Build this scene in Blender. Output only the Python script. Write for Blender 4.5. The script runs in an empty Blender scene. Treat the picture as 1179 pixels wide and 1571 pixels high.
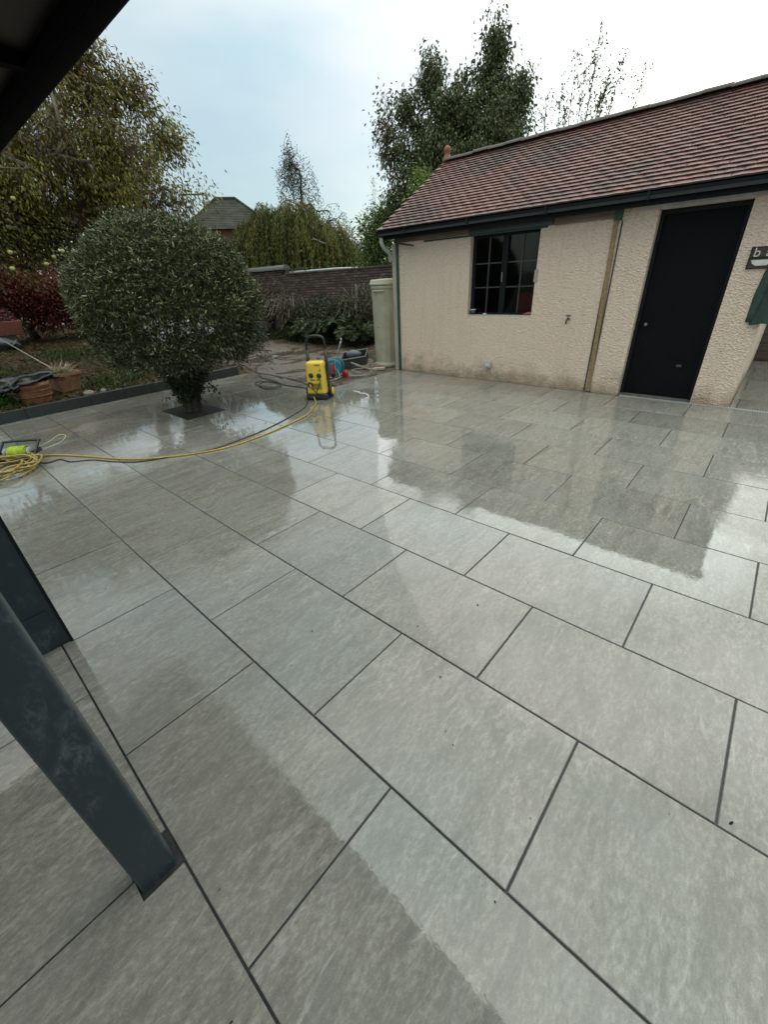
import bpy, bmesh, math, random
import numpy as np
from mathutils import Matrix, Vector
R = math.radians
rng = np.random.default_rng(7)
random.seed(7)
S = bpy.context.scene
COL = S.collection

# ------------------------------------------------------------------ camera
cam = bpy.data.cameras.new('camera'); co = bpy.data.objects.new('camera', cam); COL.objects.link(co)
cam.sensor_fit = 'VERTICAL'; cam.sensor_height = 36.0; cam.lens = 36.0 * 626.76 / 1571.0
cam.clip_start = 0.02; cam.clip_end = 2000
co.matrix_world = Matrix.Translation((0.3901, 0.0383, 1.6298)) @ Matrix.Rotation(0.7509, 4, 'Z') @ Matrix.Rotation(1.0529, 4, 'X') @ Matrix.Rotation(-0.0556, 4, 'Z')
S.camera = co

# ------------------------------------------------------------------ world (overcast) and veiled sun
SUN_AZ, SUN_EL = R(96.0), R(20.0)
sd = Vector((math.cos(SUN_AZ) * math.cos(SUN_EL), math.sin(SUN_AZ) * math.cos(SUN_EL), math.sin(SUN_EL)))
W = bpy.data.worlds.new('World'); S.world = W; W.use_nodes = True
nt = W.node_tree; nt.nodes.clear()
def wn(t, **k):
    n = nt.nodes.new(t)
    for a, b in k.items(): setattr(n, a, b)
    return n
def wl(a, b): nt.links.new(a, b)
out = wn('ShaderNodeOutputWorld'); add = wn('ShaderNodeAddShader')
sky = wn('ShaderNodeTexSky', sky_type='NISHITA', sun_disc=False, sun_elevation=SUN_EL, sun_rotation=math.pi / 2 - SUN_AZ)
b1 = wn('ShaderNodeBackground'); b1.inputs['Strength'].default_value = 0.05
b2 = wn('ShaderNodeBackground'); b2.inputs['Strength'].default_value = 1.0
wl(sky.outputs[0], b1.inputs[0]); wl(b1.outputs[0], add.inputs[0]); wl(b2.outputs[0], add.inputs[1]); wl(add.outputs[0], out.inputs[0])
tc = wn('ShaderNodeTexCoord')
def wmath(op, a, b=None, clamp=False):
    n = wn('ShaderNodeMath', operation=op, use_clamp=clamp)
    for i, v in enumerate((a, b)):
        if v is None: continue
        if isinstance(v, (int, float)): n.inputs[i].default_value = v
        else: wl(v, n.inputs[i])
    return n.outputs[0]
sep = wn('ShaderNodeSeparateXYZ'); wl(tc.outputs['Generated'], sep.inputs[0])
zc = wmath('MAXIMUM', sep.outputs[2], 0.0)
cie = wmath('MULTIPLY_ADD', wmath('MULTIPLY', zc, zc), 1.6); nt.nodes[-1].inputs[2].default_value = 0.285
mp = wn('ShaderNodeMapping'); mp.inputs['Scale'].default_value = (1.2, 1.2, 3.2); wl(tc.outputs['Generated'], mp.inputs[0])
n1 = wn('ShaderNodeTexNoise'); n1.inputs['Scale'].default_value = 2.1; n1.inputs['Detail'].default_value = 5; n1.inputs['Roughness'].default_value = 0.5
wl(mp.outputs[0], n1.inputs['Vector'])
cr = wn('ShaderNodeValToRGB'); cr.color_ramp.elements[0].position = 0.38; cr.color_ramp.elements[1].position = 0.64
cr.color_ramp.elements[0].color = (0.62, 0.90, 0.97, 1); cr.color_ramp.elements[1].color = (0.96, 1.06, 1.08, 1)
wl(n1.outputs[0], cr.inputs[0])
dt = wn('ShaderNodeVectorMath', operation='DOT_PRODUCT'); wl(tc.outputs['Generated'], dt.inputs[0]); dt.inputs[1].default_value = sd
dp = wmath('MAXIMUM', dt.outputs['Value'], 0.0)
g1 = wmath('MULTIPLY', wmath('POWER', dp, 10.0), 0.34)
g2 = wmath('MULTIPLY', wmath('POWER', dp, 60.0), 0.8)
tot = wmath('ADD', cie, wmath('ADD', g1, g2))
vm = wn('ShaderNodeVectorMath', operation='SCALE'); wl(cr.outputs[0], vm.inputs[0]); wl(tot, vm.inputs['Scale'])
hm_ = wn('ShaderNodeMix', data_type='RGBA'); wl(wmath('MULTIPLY', zc, 1.5, True), hm_.inputs[0]); hm_.inputs[6].default_value = (1, 1, 1, 1); hm_.inputs[7].default_value = (1.16, 1.0, 0.86, 1)
vm2 = wn('ShaderNodeVectorMath', operation='MULTIPLY'); wl(vm.outputs[0], vm2.inputs[0]); wl(hm_.outputs[2], vm2.inputs[1]); wl(vm2.outputs[0], b2.inputs[0])
sl = bpy.data.lights.new('sun', 'SUN'); sl.energy = 0.6; sl.angle = R(70); sl.color = (1, 0.96, 0.9)
so = bpy.data.objects.new('sun', sl); COL.objects.link(so)
so.rotation_euler = (-sd).to_track_quat('-Z', 'Y').to_euler()
S.view_settings.view_transform = 'Standard'; S.view_settings.look = 'None'
S.view_settings.exposure = 0.36; S.view_settings.gamma = 1.0; S.view_settings.use_curve_mapping = False
S.cycles.max_bounces = 8; S.cycles.transparent_max_bounces = 8

# ------------------------------------------------------------------ material helpers
class NT:
    def __init__(s, name):
        s.m = bpy.data.materials.new(name); s.m.use_nodes = True; s.t = s.m.node_tree
        s.b = s.t.nodes['Principled BSDF']; s.o = s.t.nodes['Material Output']
    def n(s, t, **k):
        x = s.t.nodes.new(t)
        for a, b in k.items(): setattr(x, a, b)
        return x
    def l(s, a, b): s.t.links.new(a, b)
    def put(s, sock, v):
        if isinstance(v, bpy.types.NodeSocket): s.l(v, sock)
        elif isinstance(v, (tuple, list)) and len(v) == 3 and sock.type == 'RGBA': sock.default_value = (*v, 1)
        elif isinstance(v, (int, float)) and sock.type == 'RGBA': sock.default_value = (v, v, v, 1)
        else: sock.default_value = v
    def set(s, **k):
        for a, v in k.items(): s.put(s.b.inputs[a.replace('_', ' ')], v)
    def pos(s): return s.n('ShaderNodeNewGeometry').outputs['Position']
    def obj(s): return s.n('ShaderNodeTexCoord').outputs['Object']
    def rnd(s): return s.n('ShaderNodeObjectInfo').outputs['Random']
    def attr(s, name, out='Color'): return s.n('ShaderNodeAttribute', attribute_name=name).outputs[out]
    def vmath(s, op, a, b=None, scale=None):
        x = s.n('ShaderNodeVectorMath', operation=op); s.put(x.inputs[0], a)
        if b is not None: s.put(x.inputs[1], b)
        if scale is not None: s.put(x.inputs['Scale'], scale)
        return x.outputs[0]
    def map(s, v, scale=(1, 1, 1), rot=(0, 0, 0), loc=(0, 0, 0)):
        x = s.n('ShaderNodeMapping'); s.l(v, x.inputs[0]); x.inputs['Scale'].default_value = scale; x.inputs['Rotation'].default_value = rot; x.inputs['Location'].default_value = loc
        return x.outputs[0]
    def noise(s, v, scale, detail=4, rough=0.55, dist=0.0):
        x = s.n('ShaderNodeTexNoise'); s.l(v, x.inputs['Vector']); x.inputs['Scale'].default_value = scale
        x.inputs['Detail'].default_value = detail; x.inputs['Roughness'].default_value = rough; x.inputs['Distortion'].default_value = dist
        return x.outputs[0]
    def vor(s, v, scale, feature='F1'):
        x = s.n('ShaderNodeTexVoronoi', feature=feature); s.l(v, x.inputs['Vector']); x.inputs['Scale'].default_value = scale
        return x.outputs['Distance']
    def ramp(s, v, stops):
        x = s.n('ShaderNodeValToRGB'); s.put(x.inputs[0], v); e = x.color_ramp.elements
        while len(e) < len(stops): e.new(0.5)
        for i, (p, c) in enumerate(stops):
            e[i].position = p
            e[i].color = (c, c, c, 1) if isinstance(c, (int, float)) else (*c, 1)
        return x.outputs[0]
    def math(s, op, a, b=None, c=None, clamp=False):
        x = s.n('ShaderNodeMath', operation=op, use_clamp=clamp)
        for i, v in enumerate((a, b, c)):
            if v is not None: s.put(x.inputs[i], v)
        return x.outputs[0]
    def mix(s, f, a, b, mode='MIX'):
        x = s.n('ShaderNodeMix', data_type='RGBA', blend_type=mode); s.put(x.inputs[0], f); s.put(x.inputs[6], a); s.put(x.inputs[7], b)
        return x.outputs[2]
    def bump(s, h, strength=0.3, dist=0.01, normal=None):
        x = s.n('ShaderNodeBump'); s.l(h, x.inputs['Height']); x.inputs['Strength'].default_value = strength; x.inputs['Distance'].default_value = dist
        if normal is not None: s.l(normal, x.inputs['Normal'])
        return x.outputs[0]

def plain(name, c, rough=0.5, var=0.18, scale=9.0, metal=0.0, bump=0.0, bscale=60.0, spec=0.5):
    k = NT(name); v = k.obj(); nz = k.noise(v, scale, 5)
    d = tuple(x * (1 - var) for x in c); u = tuple(min(1, x * (1 + var)) for x in c)
    k.set(Base_Color=k.ramp(nz, [(0.3, d), (0.7, u)]), Roughness=k.ramp(nz, [(0.3, max(0.02, rough - 0.08)), (0.7, min(1, rough + 0.08))]), Metallic=metal)
    k.b.inputs['Specular IOR Level'].default_value = spec
    if bump: k.set(Normal=k.bump(k.noise(v, bscale, 4), bump, 0.01))
    return k.m

def leafmat(name, rough=0.45, trans=0.25, spec=0.4):
    k = NT(name); c = k.attr('col')
    k.set(Base_Color=c, Roughness=rough); k.b.inputs['Specular IOR Level'].default_value = spec
    tr = k.n('ShaderNodeBsdfTranslucent'); k.l(c, tr.inputs[0])
    mx = k.n('ShaderNodeMixShader'); mx.inputs[0].default_value = trans
    k.l(k.b.outputs[0], mx.inputs[1]); k.l(tr.outputs[0], mx.inputs[2]); k.l(mx.outputs[0], k.o.inputs[0])
    return k.m

# wet porcelain paving
def paving():
    k = NT('wet_grey_porcelain'); P = k.pos(); r = k.rnd()
    off = k.vmath('SCALE', (37.0, 91.0, 13.0), scale=r)
    q = k.vmath('ADD', P, off)
    vein = k.map(q, scale=(1.0, 0.26, 1.0), rot=(0, 0, R(40)))
    streak = k.map(q, scale=(1.0, 0.52, 1.0), rot=(0, 0, R(44)))
    a = k.noise(streak, 62, 9, 0.78, 0.15)
    b = k.noise(vein, 13, 9, 0.78, 0.5)
    c = k.noise(q, 2.3, 4, 0.55, 0.6)
    f = k.noise(q, 210, 4, 0.7)
    big = k.noise(P, 0.9, 4, 0.55)
    col = k.ramp(a, [(0.30, (0.180, 0.166, 0.142)), (0.5, (0.275, 0.258, 0.228)), (0.66, (0.42, 0.40, 0.355))])
    col = k.mix(k.ramp(b, [(0.47, 0.0), (0.60, 0.65)]), col, (0.165, 0.158, 0.14))
    v2 = k.noise(k.map(vein, loc=(5, 3, 1)), 22, 8, 0.75, 0.6); col = k.mix(k.ramp(v2, [(0.56, 0.0), (0.66, 0.6)]), col, (0.46, 0.45, 0.41))
    col = k.mix(k.ramp(c, [(0.40, 0.0), (0.7, 0.4)]), col, (0.285, 0.285, 0.272))
    col = k.mix(k.ramp(f, [(0.57, 0.0), (0.68, 0.5)]), col, (0.44, 0.43, 0.40))
    col = k.mix(k.ramp(big, [(0.45, 0.0), (0.7, 0.25)]), col, (0.22, 0.205, 0.18))
    tone = k.math('MULTIPLY_ADD', r, 0.20, 0.82)
    dk = k.noise(q, 310, 3, 0.6); col = k.mix(k.ramp(dk, [(0.64, 0.0), (0.72, 0.6)]), col, (0.10, 0.098, 0.09))
    col = k.vmath('SCALE', col, scale=tone)
    col = k.mix(k.math('MULTIPLY', k.math('FRACT', k.math('MULTIPLY', r, 7.3)), 0.35), col, k.vmath('MULTIPLY', col, (1.04, 1.0, 0.93)))
    # standing water film
    w1 = k.noise(k.map(P, scale=(1, 1, 1), loc=(3.1, 1.7, 0)), 0.62, 5, 0.55, 0.7)
    sp = k.n('ShaderNodeSeparateXYZ'); k.l(P, sp.inputs[0])
    band = k.math('MULTIPLY_ADD', sp.outputs[0], 0.35, sp.outputs[1])                 # the far strip by the wall has drained
    dry_ = k.ramp(k.math('MULTIPLY_ADD', band, 0.2, 0.0), [(0.64, 0.0), (0.86, 0.22)])
    wet = k.ramp(k.math('SUBTRACT', w1, dry_), [(0.38, 0.0), (0.50, 1.0)])
    mott = k.noise(P, 7, 5, 0.6)
    rough = k.mix(wet, k.ramp(mott, [(0.3, 0.07), (0.7, 0.15)]), k.ramp(mott, [(0.3, 0.004), (0.7, 0.02)]))
    col = k.mix(k.math('MULTIPLY', wet, 0.22), col, k.vmath('SCALE', col, scale=0.6))
    k.set(Base_Color=col, Roughness=rough, IOR=1.42, Coat_Weight=wet, Coat_Roughness=k.ramp(mott, [(0.3, 0.002), (0.7, 0.015)]), Coat_IOR=1.40)
    h = k.noise(q, 20, 4, 0.6, 0.3)
    bst = k.math('MULTIPLY_ADD', wet, -0.05, 0.075)
    bn = k.n('ShaderNodeBump'); k.l(h, bn.inputs['Height']); k.l(bst, bn.inputs['Strength']); bn.inputs['Distance'].default_value = 0.010
    wav = k.noise(P, 3.0, 2, 0.5)
    bn2 = k.n('ShaderNodeBump'); k.l(wav, bn2.inputs['Height']); bn2.inputs['Strength'].default_value = 0.05; bn2.inputs['Distance'].default_value = 0.02; k.l(bn.outputs[0], bn2.inputs['Normal'])
    k.l(bn2.outputs[0], k.b.inputs['Normal']); k.l(bn2.outputs[0], k.b.inputs['Coat Normal'])
    return k.m

def roofmat():
    k = NT('weathered_clay_tile'); P = k.pos(); r = k.math('FRACT', k.math('ADD', k.rnd(), k.attr('rnd', 'Fac')))
    base = k.ramp(r, [(0.0, (0.175, 0.064, 0.048)), (0.4, (0.20, 0.077, 0.058)), (0.8, (0.22, 0.09, 0.07)), (1.0, (0.18, 0.074, 0.06))])
    l1 = k.noise(P, 1.1, 5, 0.68, 0.6); l2 = k.noise(P, 24, 4, 0.6)
    base = k.mix(k.ramp(l1, [(0.45, 0.0), (0.64, 0.72)]), base, (0.05, 0.038, 0.037))
    base = k.mix(k.ramp(l2, [(0.60, 0.0), (0.74, 0.3)]), base, (0.24, 0.20, 0.175))
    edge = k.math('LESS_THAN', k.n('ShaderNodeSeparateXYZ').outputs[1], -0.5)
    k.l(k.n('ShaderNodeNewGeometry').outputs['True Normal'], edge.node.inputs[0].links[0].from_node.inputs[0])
    base = k.mix(k.math('MULTIPLY', edge, 0.9), base, (0.018, 0.016, 0.014))      # course shadow lines painted dark on the lower edge faces
    k.set(Base_Color=base, Roughness=k.ramp(l2, [(0.3, 0.36), (0.7, 0.6)]), Normal=k.bump(l2, 0.3, 0.006))
    return k.m

def render_wall():
    k = NT('cream_roughcast'); P = k.pos()
    d = k.map(P, scale=(1, 1, 1.5), rot=(0, R(18), 0))
    a = k.noise(d, 29, 5, 0.6, 0.4); b = k.vor(d, 50)
    sp = k.n('ShaderNodeSeparateXYZ'); k.l(P, sp.inputs[0])
    big = k.noise(P, 1.4, 4, 0.6)
    col = k.ramp(a, [(0.3, (0.80, 0.595, 0.46)), (0.6, (0.95, 0.765, 0.625))])
    col = k.mix(k.ramp(big, [(0.4, 0.0), (0.75, 0.4)]), col, (0.88, 0.67, 0.51))
    low = k.math('ADD', sp.outputs[2], k.math('MULTIPLY', k.noise(P, 3.1, 5, 0.65), -0.75))
    col = k.mix(k.ramp(k.math('MULTIPLY_ADD', low, 1.0, 0.5), [(0.12, 0.75), (0.38, 0.0)]), col, (0.36, 0.25, 0.16))
    run = k.noise(k.map(P, scale=(5, 5, 0.35)), 1.6, 5, 0.65); col = k.mix(k.ramp(run, [(0.54, 0.0), (0.72, 0.24)]), col, (0.55, 0.45, 0.35))
    alg = k.math('MULTIPLY', k.ramp(k.noise(P, 2.2, 5, 0.7), [(0.5, 0.0), (0.62, 0.6)]), k.ramp(sp.outputs[2], [(0.10, 1.0), (0.42, 0.0)])); col = k.mix(alg, col, (0.17, 0.16, 0.09))
    col = k.mix(k.ramp(k.noise(P, 13, 4, 0.7), [(0.68, 0.0), (0.76, 0.5)]), col, (0.42, 0.34, 0.26))
    k.set(Base_Color=col, Roughness=0.9)
    h = k.math('MULTIPLY_ADD', b, 0.5, a)
    k.set(Normal=k.bump(h, 1.0, 0.030))
    return k.m

def timber(name, c1, c2, rough=0.6, axis=2):
    k = NT(name); v = k.obj(); sc = [14, 14, 14]; sc[axis] = 1.2
    a = k.noise(k.map(v, scale=tuple(sc)), 2.2, 5, 0.6, 0.6)
    k.set(Base_Color=k.ramp(a, [(0.3, c1), (0.7, c2)]), Roughness=rough, Normal=k.bump(a, 0.3, 0.004))
    return k.m

def groundmat():
    k = NT('earth_and_mud'); P = k.pos(); sp = k.n('ShaderNodeSeparateXYZ'); k.l(P, sp.inputs[0])
    a = k.noise(P, 1.3, 6, 0.62, 0.4); b = k.noise(P, 22, 5, 0.65); c = k.noise(P, 95, 3, 0.6)
    mud = k.ramp(b, [(0.3, (0.075, 0.055, 0.038)), (0.7, (0.165, 0.125, 0.095))])
    mud = k.mix(k.ramp(a, [(0.4, 0.0), (0.65, 0.6)]), mud, (0.11, 0.085, 0.066))
    soil = k.ramp(b, [(0.3, (0.028, 0.02, 0.013)), (0.7, (0.10, 0.06, 0.034))])
    soil = k.mix(k.ramp(k.noise(P, 2.4, 5, 0.6), [(0.52, 0.0), (0.66, 0.7)]), soil, (0.045, 0.055, 0.02))
    fx = k.ramp(k.math('MULTIPLY_ADD', sp.outputs[0], -1.0, -7.55), [(0.0, 0.0), (0.6, 1.0)])
    fy = k.ramp(k.math('MULTIPLY_ADD', sp.outputs[1], -1.0, 5.9), [(0.0, 0.0), (1.0, 1.0)])
    grs = k.ramp(k.math('MULTIPLY', k.vmath('LENGTH', P) if False else k.math('ABSOLUTE', sp.outputs[1]), 0.02), [(0.23, 0.0), (0.27, 1.0)])
    mud = k.mix(grs, mud, (0.05, 0.07, 0.025))
    col = k.mix(k.math('MULTIPLY', fx, fy), mud, soil)
    pud = k.ramp(k.noise(P, 1.1, 4, 0.6, 0.5), [(0.47, 1.0), (0.55, 0.0)])
    pud = k.math('MULTIPLY', pud, k.math('SUBTRACT', 1.0, k.math('MULTIPLY', fx, fy)))
    k.set(Base_Color=col, Roughness=k.mix(pud, k.ramp(b, [(0.3, 0.4), (0.7, 0.75)]), 0.06))
    bs = k.math('MULTIPLY_ADD', pud, -0.55, 0.6)
    bn = k.n('ShaderNodeBump'); k.l(k.math('MULTIPLY_ADD', c, 0.4, b), bn.inputs['Height']); k.l(bs, bn.inputs['Strength']); bn.inputs['Distance'].default_value = 0.03
    k.l(bn.outputs[0], k.b.inputs['Normal']); k.set(**{'Specular_IOR_Level': k.math('MULTIPLY_ADD', k.math('MULTIPLY', fx, fy), -0.4, 0.5)})
    return k.m

def paintpost():
    k = NT('anthracite_painted_steel'); v = k.pos()
    a = k.noise(k.map(v, scale=(1, 1, 0.6)), 6, 5, 0.65, 0.8); b = k.noise(k.map(v, scale=(1, 1, 0.5), rot=(R(35), R(20), 0)), 30, 7, 0.8, 0.3)
    sm = k.math('MULTIPLY', k.ramp(a, [(0.47, 0.0), (0.60, 1.0)]), k.ramp(b, [(0.48, 0.0), (0.66, 1.0)]))
    col = k.mix(k.math('MULTIPLY', sm, 0.4), (0.014, 0.025, 0.032), (0.20, 0.22, 0.22))
    k.set(Base_Color=col, Roughness=k.mix(sm, 0.36, 0.75), Normal=k.bump(b, 0.03, 0.003))
    return k.m

def glassmat():
    k = NT('window_glass'); gl = k.n('ShaderNodeBsdfGlossy'); gl.inputs['Roughness'].default_value = 0.04
    tr = k.n('ShaderNodeBsdfTransparent'); tr.inputs[0].default_value = (0.6, 0.62, 0.62, 1)
    fr = k.n('ShaderNodeFresnel'); fr.inputs[0].default_value = 1.4
    mx = k.n('ShaderNodeMixShader'); k.l(fr.outputs[0], mx.inputs[0]); k.l(tr.outputs[0], mx.inputs[1]); k.l(gl.outputs[0], mx.inputs[2]); k.l(mx.outputs[0], k.o.inputs[0])
    return k.m

def brickmat():
    k = NT('dark_old_brick'); P = k.pos(); r = k.math('FRACT', k.math('ADD', k.rnd(), k.attr('rnd', 'Fac')))
    base = k.ramp(r, [(0.0, (0.055, 0.04, 0.036)), (0.5, (0.11, 0.07, 0.058)), (1.0, (0.16, 0.10, 0.08))])
    base = k.mix(k.ramp(k.noise(P, 5, 5, 0.65), [(0.5, 0.0), (0.68, 0.7)]), base, (0.055, 0.052, 0.045))
    k.set(Base_Color=base, Roughness=0.85, Normal=k.bump(k.noise(P, 60, 4), 0.5, 0.01))
    return k.m

M = dict(
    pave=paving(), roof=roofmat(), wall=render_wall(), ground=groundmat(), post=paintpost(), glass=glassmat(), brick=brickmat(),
    grout=plain('dark_grout', (0.03, 0.03, 0.031), 0.55, bump=0.3), kerb=plain('charcoal_kerb', (0.028, 0.03, 0.031), 0.5, 0.35, 14, bump=0.4),
    blackpaint=plain('black_paint', (0.008, 0.009, 0.011), 0.55, 0.3, bump=0.1, spec=0.2), doorp=plain('blue_black_door_paint', (0.004, 0.0048, 0.006), 0.6, 0.3, 4, bump=0.15, bscale=30, spec=0.12),
    gutter=plain('black_plastic_gutter', (0.008, 0.012, 0.014), 0.4, 0.25, spec=0.25), beam=timber('old_timber', (0.13, 0.085, 0.06), (0.26, 0.19, 0.14), axis=0),
    batten=timber('bare_timber_batten', (0.17, 0.105, 0.045), (0.38, 0.265, 0.13), axis=2), green=plain('old_green_paint', (0.03, 0.075, 0.05), 0.6, 0.4, 20),
    palewood=timber('pale_grey_timber', (0.30, 0.25, 0.20), (0.50, 0.44, 0.37), axis=2), greywood=timber('dark_fence_timber', (0.06, 0.045, 0.035), (0.13, 0.10, 0.075), axis=0),
    soffit=timber('dark_brown_soffit', (0.006, 0.002, 0.0015), (0.016, 0.006, 0.004), axis=1), fascia=plain('black_fascia', (0.008, 0.009, 0.011), 0.55, spec=0.2),
    white=plain('off_white_plastic', (0.62, 0.62, 0.59), 0.4), greyplastic=plain('grey_plastic', (0.42, 0.43, 0.42), 0.4), concrete=plain('weathered_concrete', (0.12, 0.115, 0.105), 0.85, 0.35, 12, bump=0.5),
    lintel=plain('pale_lintel', (0.52, 0.50, 0.46), 0.7, 0.15, bump=0.3), ridge=plain('grey_ridge_tile', (0.075, 0.065, 0.056), 0.65, 0.4, 14, bump=0.4),
    terracotta=plain('terracotta', (0.28, 0.125, 0.065), 0.7, 0.35, 11, bump=0.3), darkterracotta=plain('dark_terracotta', (0.26, 0.14, 0.075), 0.7, 0.35, 11, bump=0.3), finial=plain('red_clay_finial', (0.26, 0.085, 0.06), 0.65, 0.3, 20),
    butt=plain('pale_sage_plastic', (0.42, 0.40, 0.30), 0.55, 0.14, 5), yellow=plain('yellow_plastic', (0.80, 0.56, 0.055), 0.35, 0.06), black=plain('black_plastic', (0.013, 0.013, 0.014), 0.4),
    darkgrey=plain('dark_grey_plastic', (0.05, 0.053, 0.055), 0.45), blue=plain('blue_plastic', (0.012, 0.20, 0.30), 0.35, 0.12), red=plain('red_plastic', (0.50, 0.035, 0.022), 0.35, 0.1),
    chrome=plain('dull_metal', (0.55, 0.53, 0.50), 0.3, 0.1, metal=1.0), hose=plain('yellow_hose', (0.44, 0.29, 0.055), 0.38, 0.22, 25), tanhose=plain('tan_hose', (0.36, 0.25, 0.07), 0.4, 0.25, 25),
    blackhose=plain('black_rubber', (0.012, 0.012, 0.012), 0.4), greyhose=plain('grey_green_hose', (0.30, 0.30, 0.25), 0.4), lime=plain('lime_line', (0.42, 0.55, 0.03), 0.4, 0.2, 30),
    palelime=plain('pale_lime_line', (0.48, 0.55, 0.32), 0.4), bark=plain('bark', (0.045, 0.035, 0.027), 0.85, 0.4, 18, bump=0.8, bscale=40), palebark=plain('pale_bark', (0.30, 0.27, 0.22), 0.8, 0.35, 18, bump=0.5),
    leaf=leafmat('leaf'), gloss=leafmat('glossy_leaf', 0.45, 0.15, 0.32), dryleaf=leafmat('dry_leaf', 0.8, 0.15, 0.2), slate=plain('old_slate', (0.062, 0.059, 0.048), 0.85, 0.45, 1.6, bump=0.3, spec=0.15),
    redbrick=plain('far_red_brick', (0.17, 0.08, 0.055), 0.85, 0.25), sack=plain('black_polythene', (0.010, 0.010, 0.011), 0.22, 0.2), greysack=plain('grey_sack', (0.10, 0.115, 0.13), 0.5, 0.4, 6),
    stone=plain('garden_stone', (0.20, 0.18, 0.15), 0.8, 0.3, 10, bump=0.5), pale=plain('pale_sheet', (0.42, 0.45, 0.46), 0.4, 0.1, 3), coat=plain('dark_green_cloth', (0.035, 0.058, 0.052), 0.8, 0.35, 18, bump=0.3),
    sign=plain('brown_metal_sign', (0.05, 0.032, 0.027), 0.5, 0.3, 30), letter=plain('pale_lettering', (0.62, 0.60, 0.56), 0.6), glint=plain('painted_glint', (0.85, 0.86, 0.87), 0.5, 0.03, bump=0.5, bscale=90),
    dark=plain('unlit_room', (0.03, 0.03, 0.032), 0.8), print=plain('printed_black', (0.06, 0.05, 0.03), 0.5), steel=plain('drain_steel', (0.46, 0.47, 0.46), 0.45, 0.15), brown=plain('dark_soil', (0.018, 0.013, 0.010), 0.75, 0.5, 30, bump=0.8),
    soot=plain('matt_black_paint', (0.004, 0.004, 0.005), 0.8, spec=0.05),
    midgrey=plain('mid_grey_plastic', (0.20, 0.21, 0.20), 0.45),
    mossbark=plain('greenish_bark', (0.16, 0.14, 0.10), 0.85, 0.4, 18, bump=0.6),
    darkline=plain('dark_green_paint_edge', (0.03, 0.035, 0.025), 0.7, 0.5, 30),
    dullbrass=plain('dull_brass', (0.22, 0.20, 0.17), 0.45, metal=0.7),
    rearwall=plain('pale_render', (0.62, 0.59, 0.54), 0.8, bump=0.3),
    apple=plain('apple_skin', (0.40, 0.42, 0.12), 0.4), bottle=None)
def bottlemat():
    k = NT('clear_bottle'); k.set(Base_Color=(0.82, 0.93, 0.95), Roughness=0.06, IOR=1.3); k.b.inputs['Transmission Weight'].default_value = 0.85
    return k.m
M['bottle'] = bottlemat()

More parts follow.
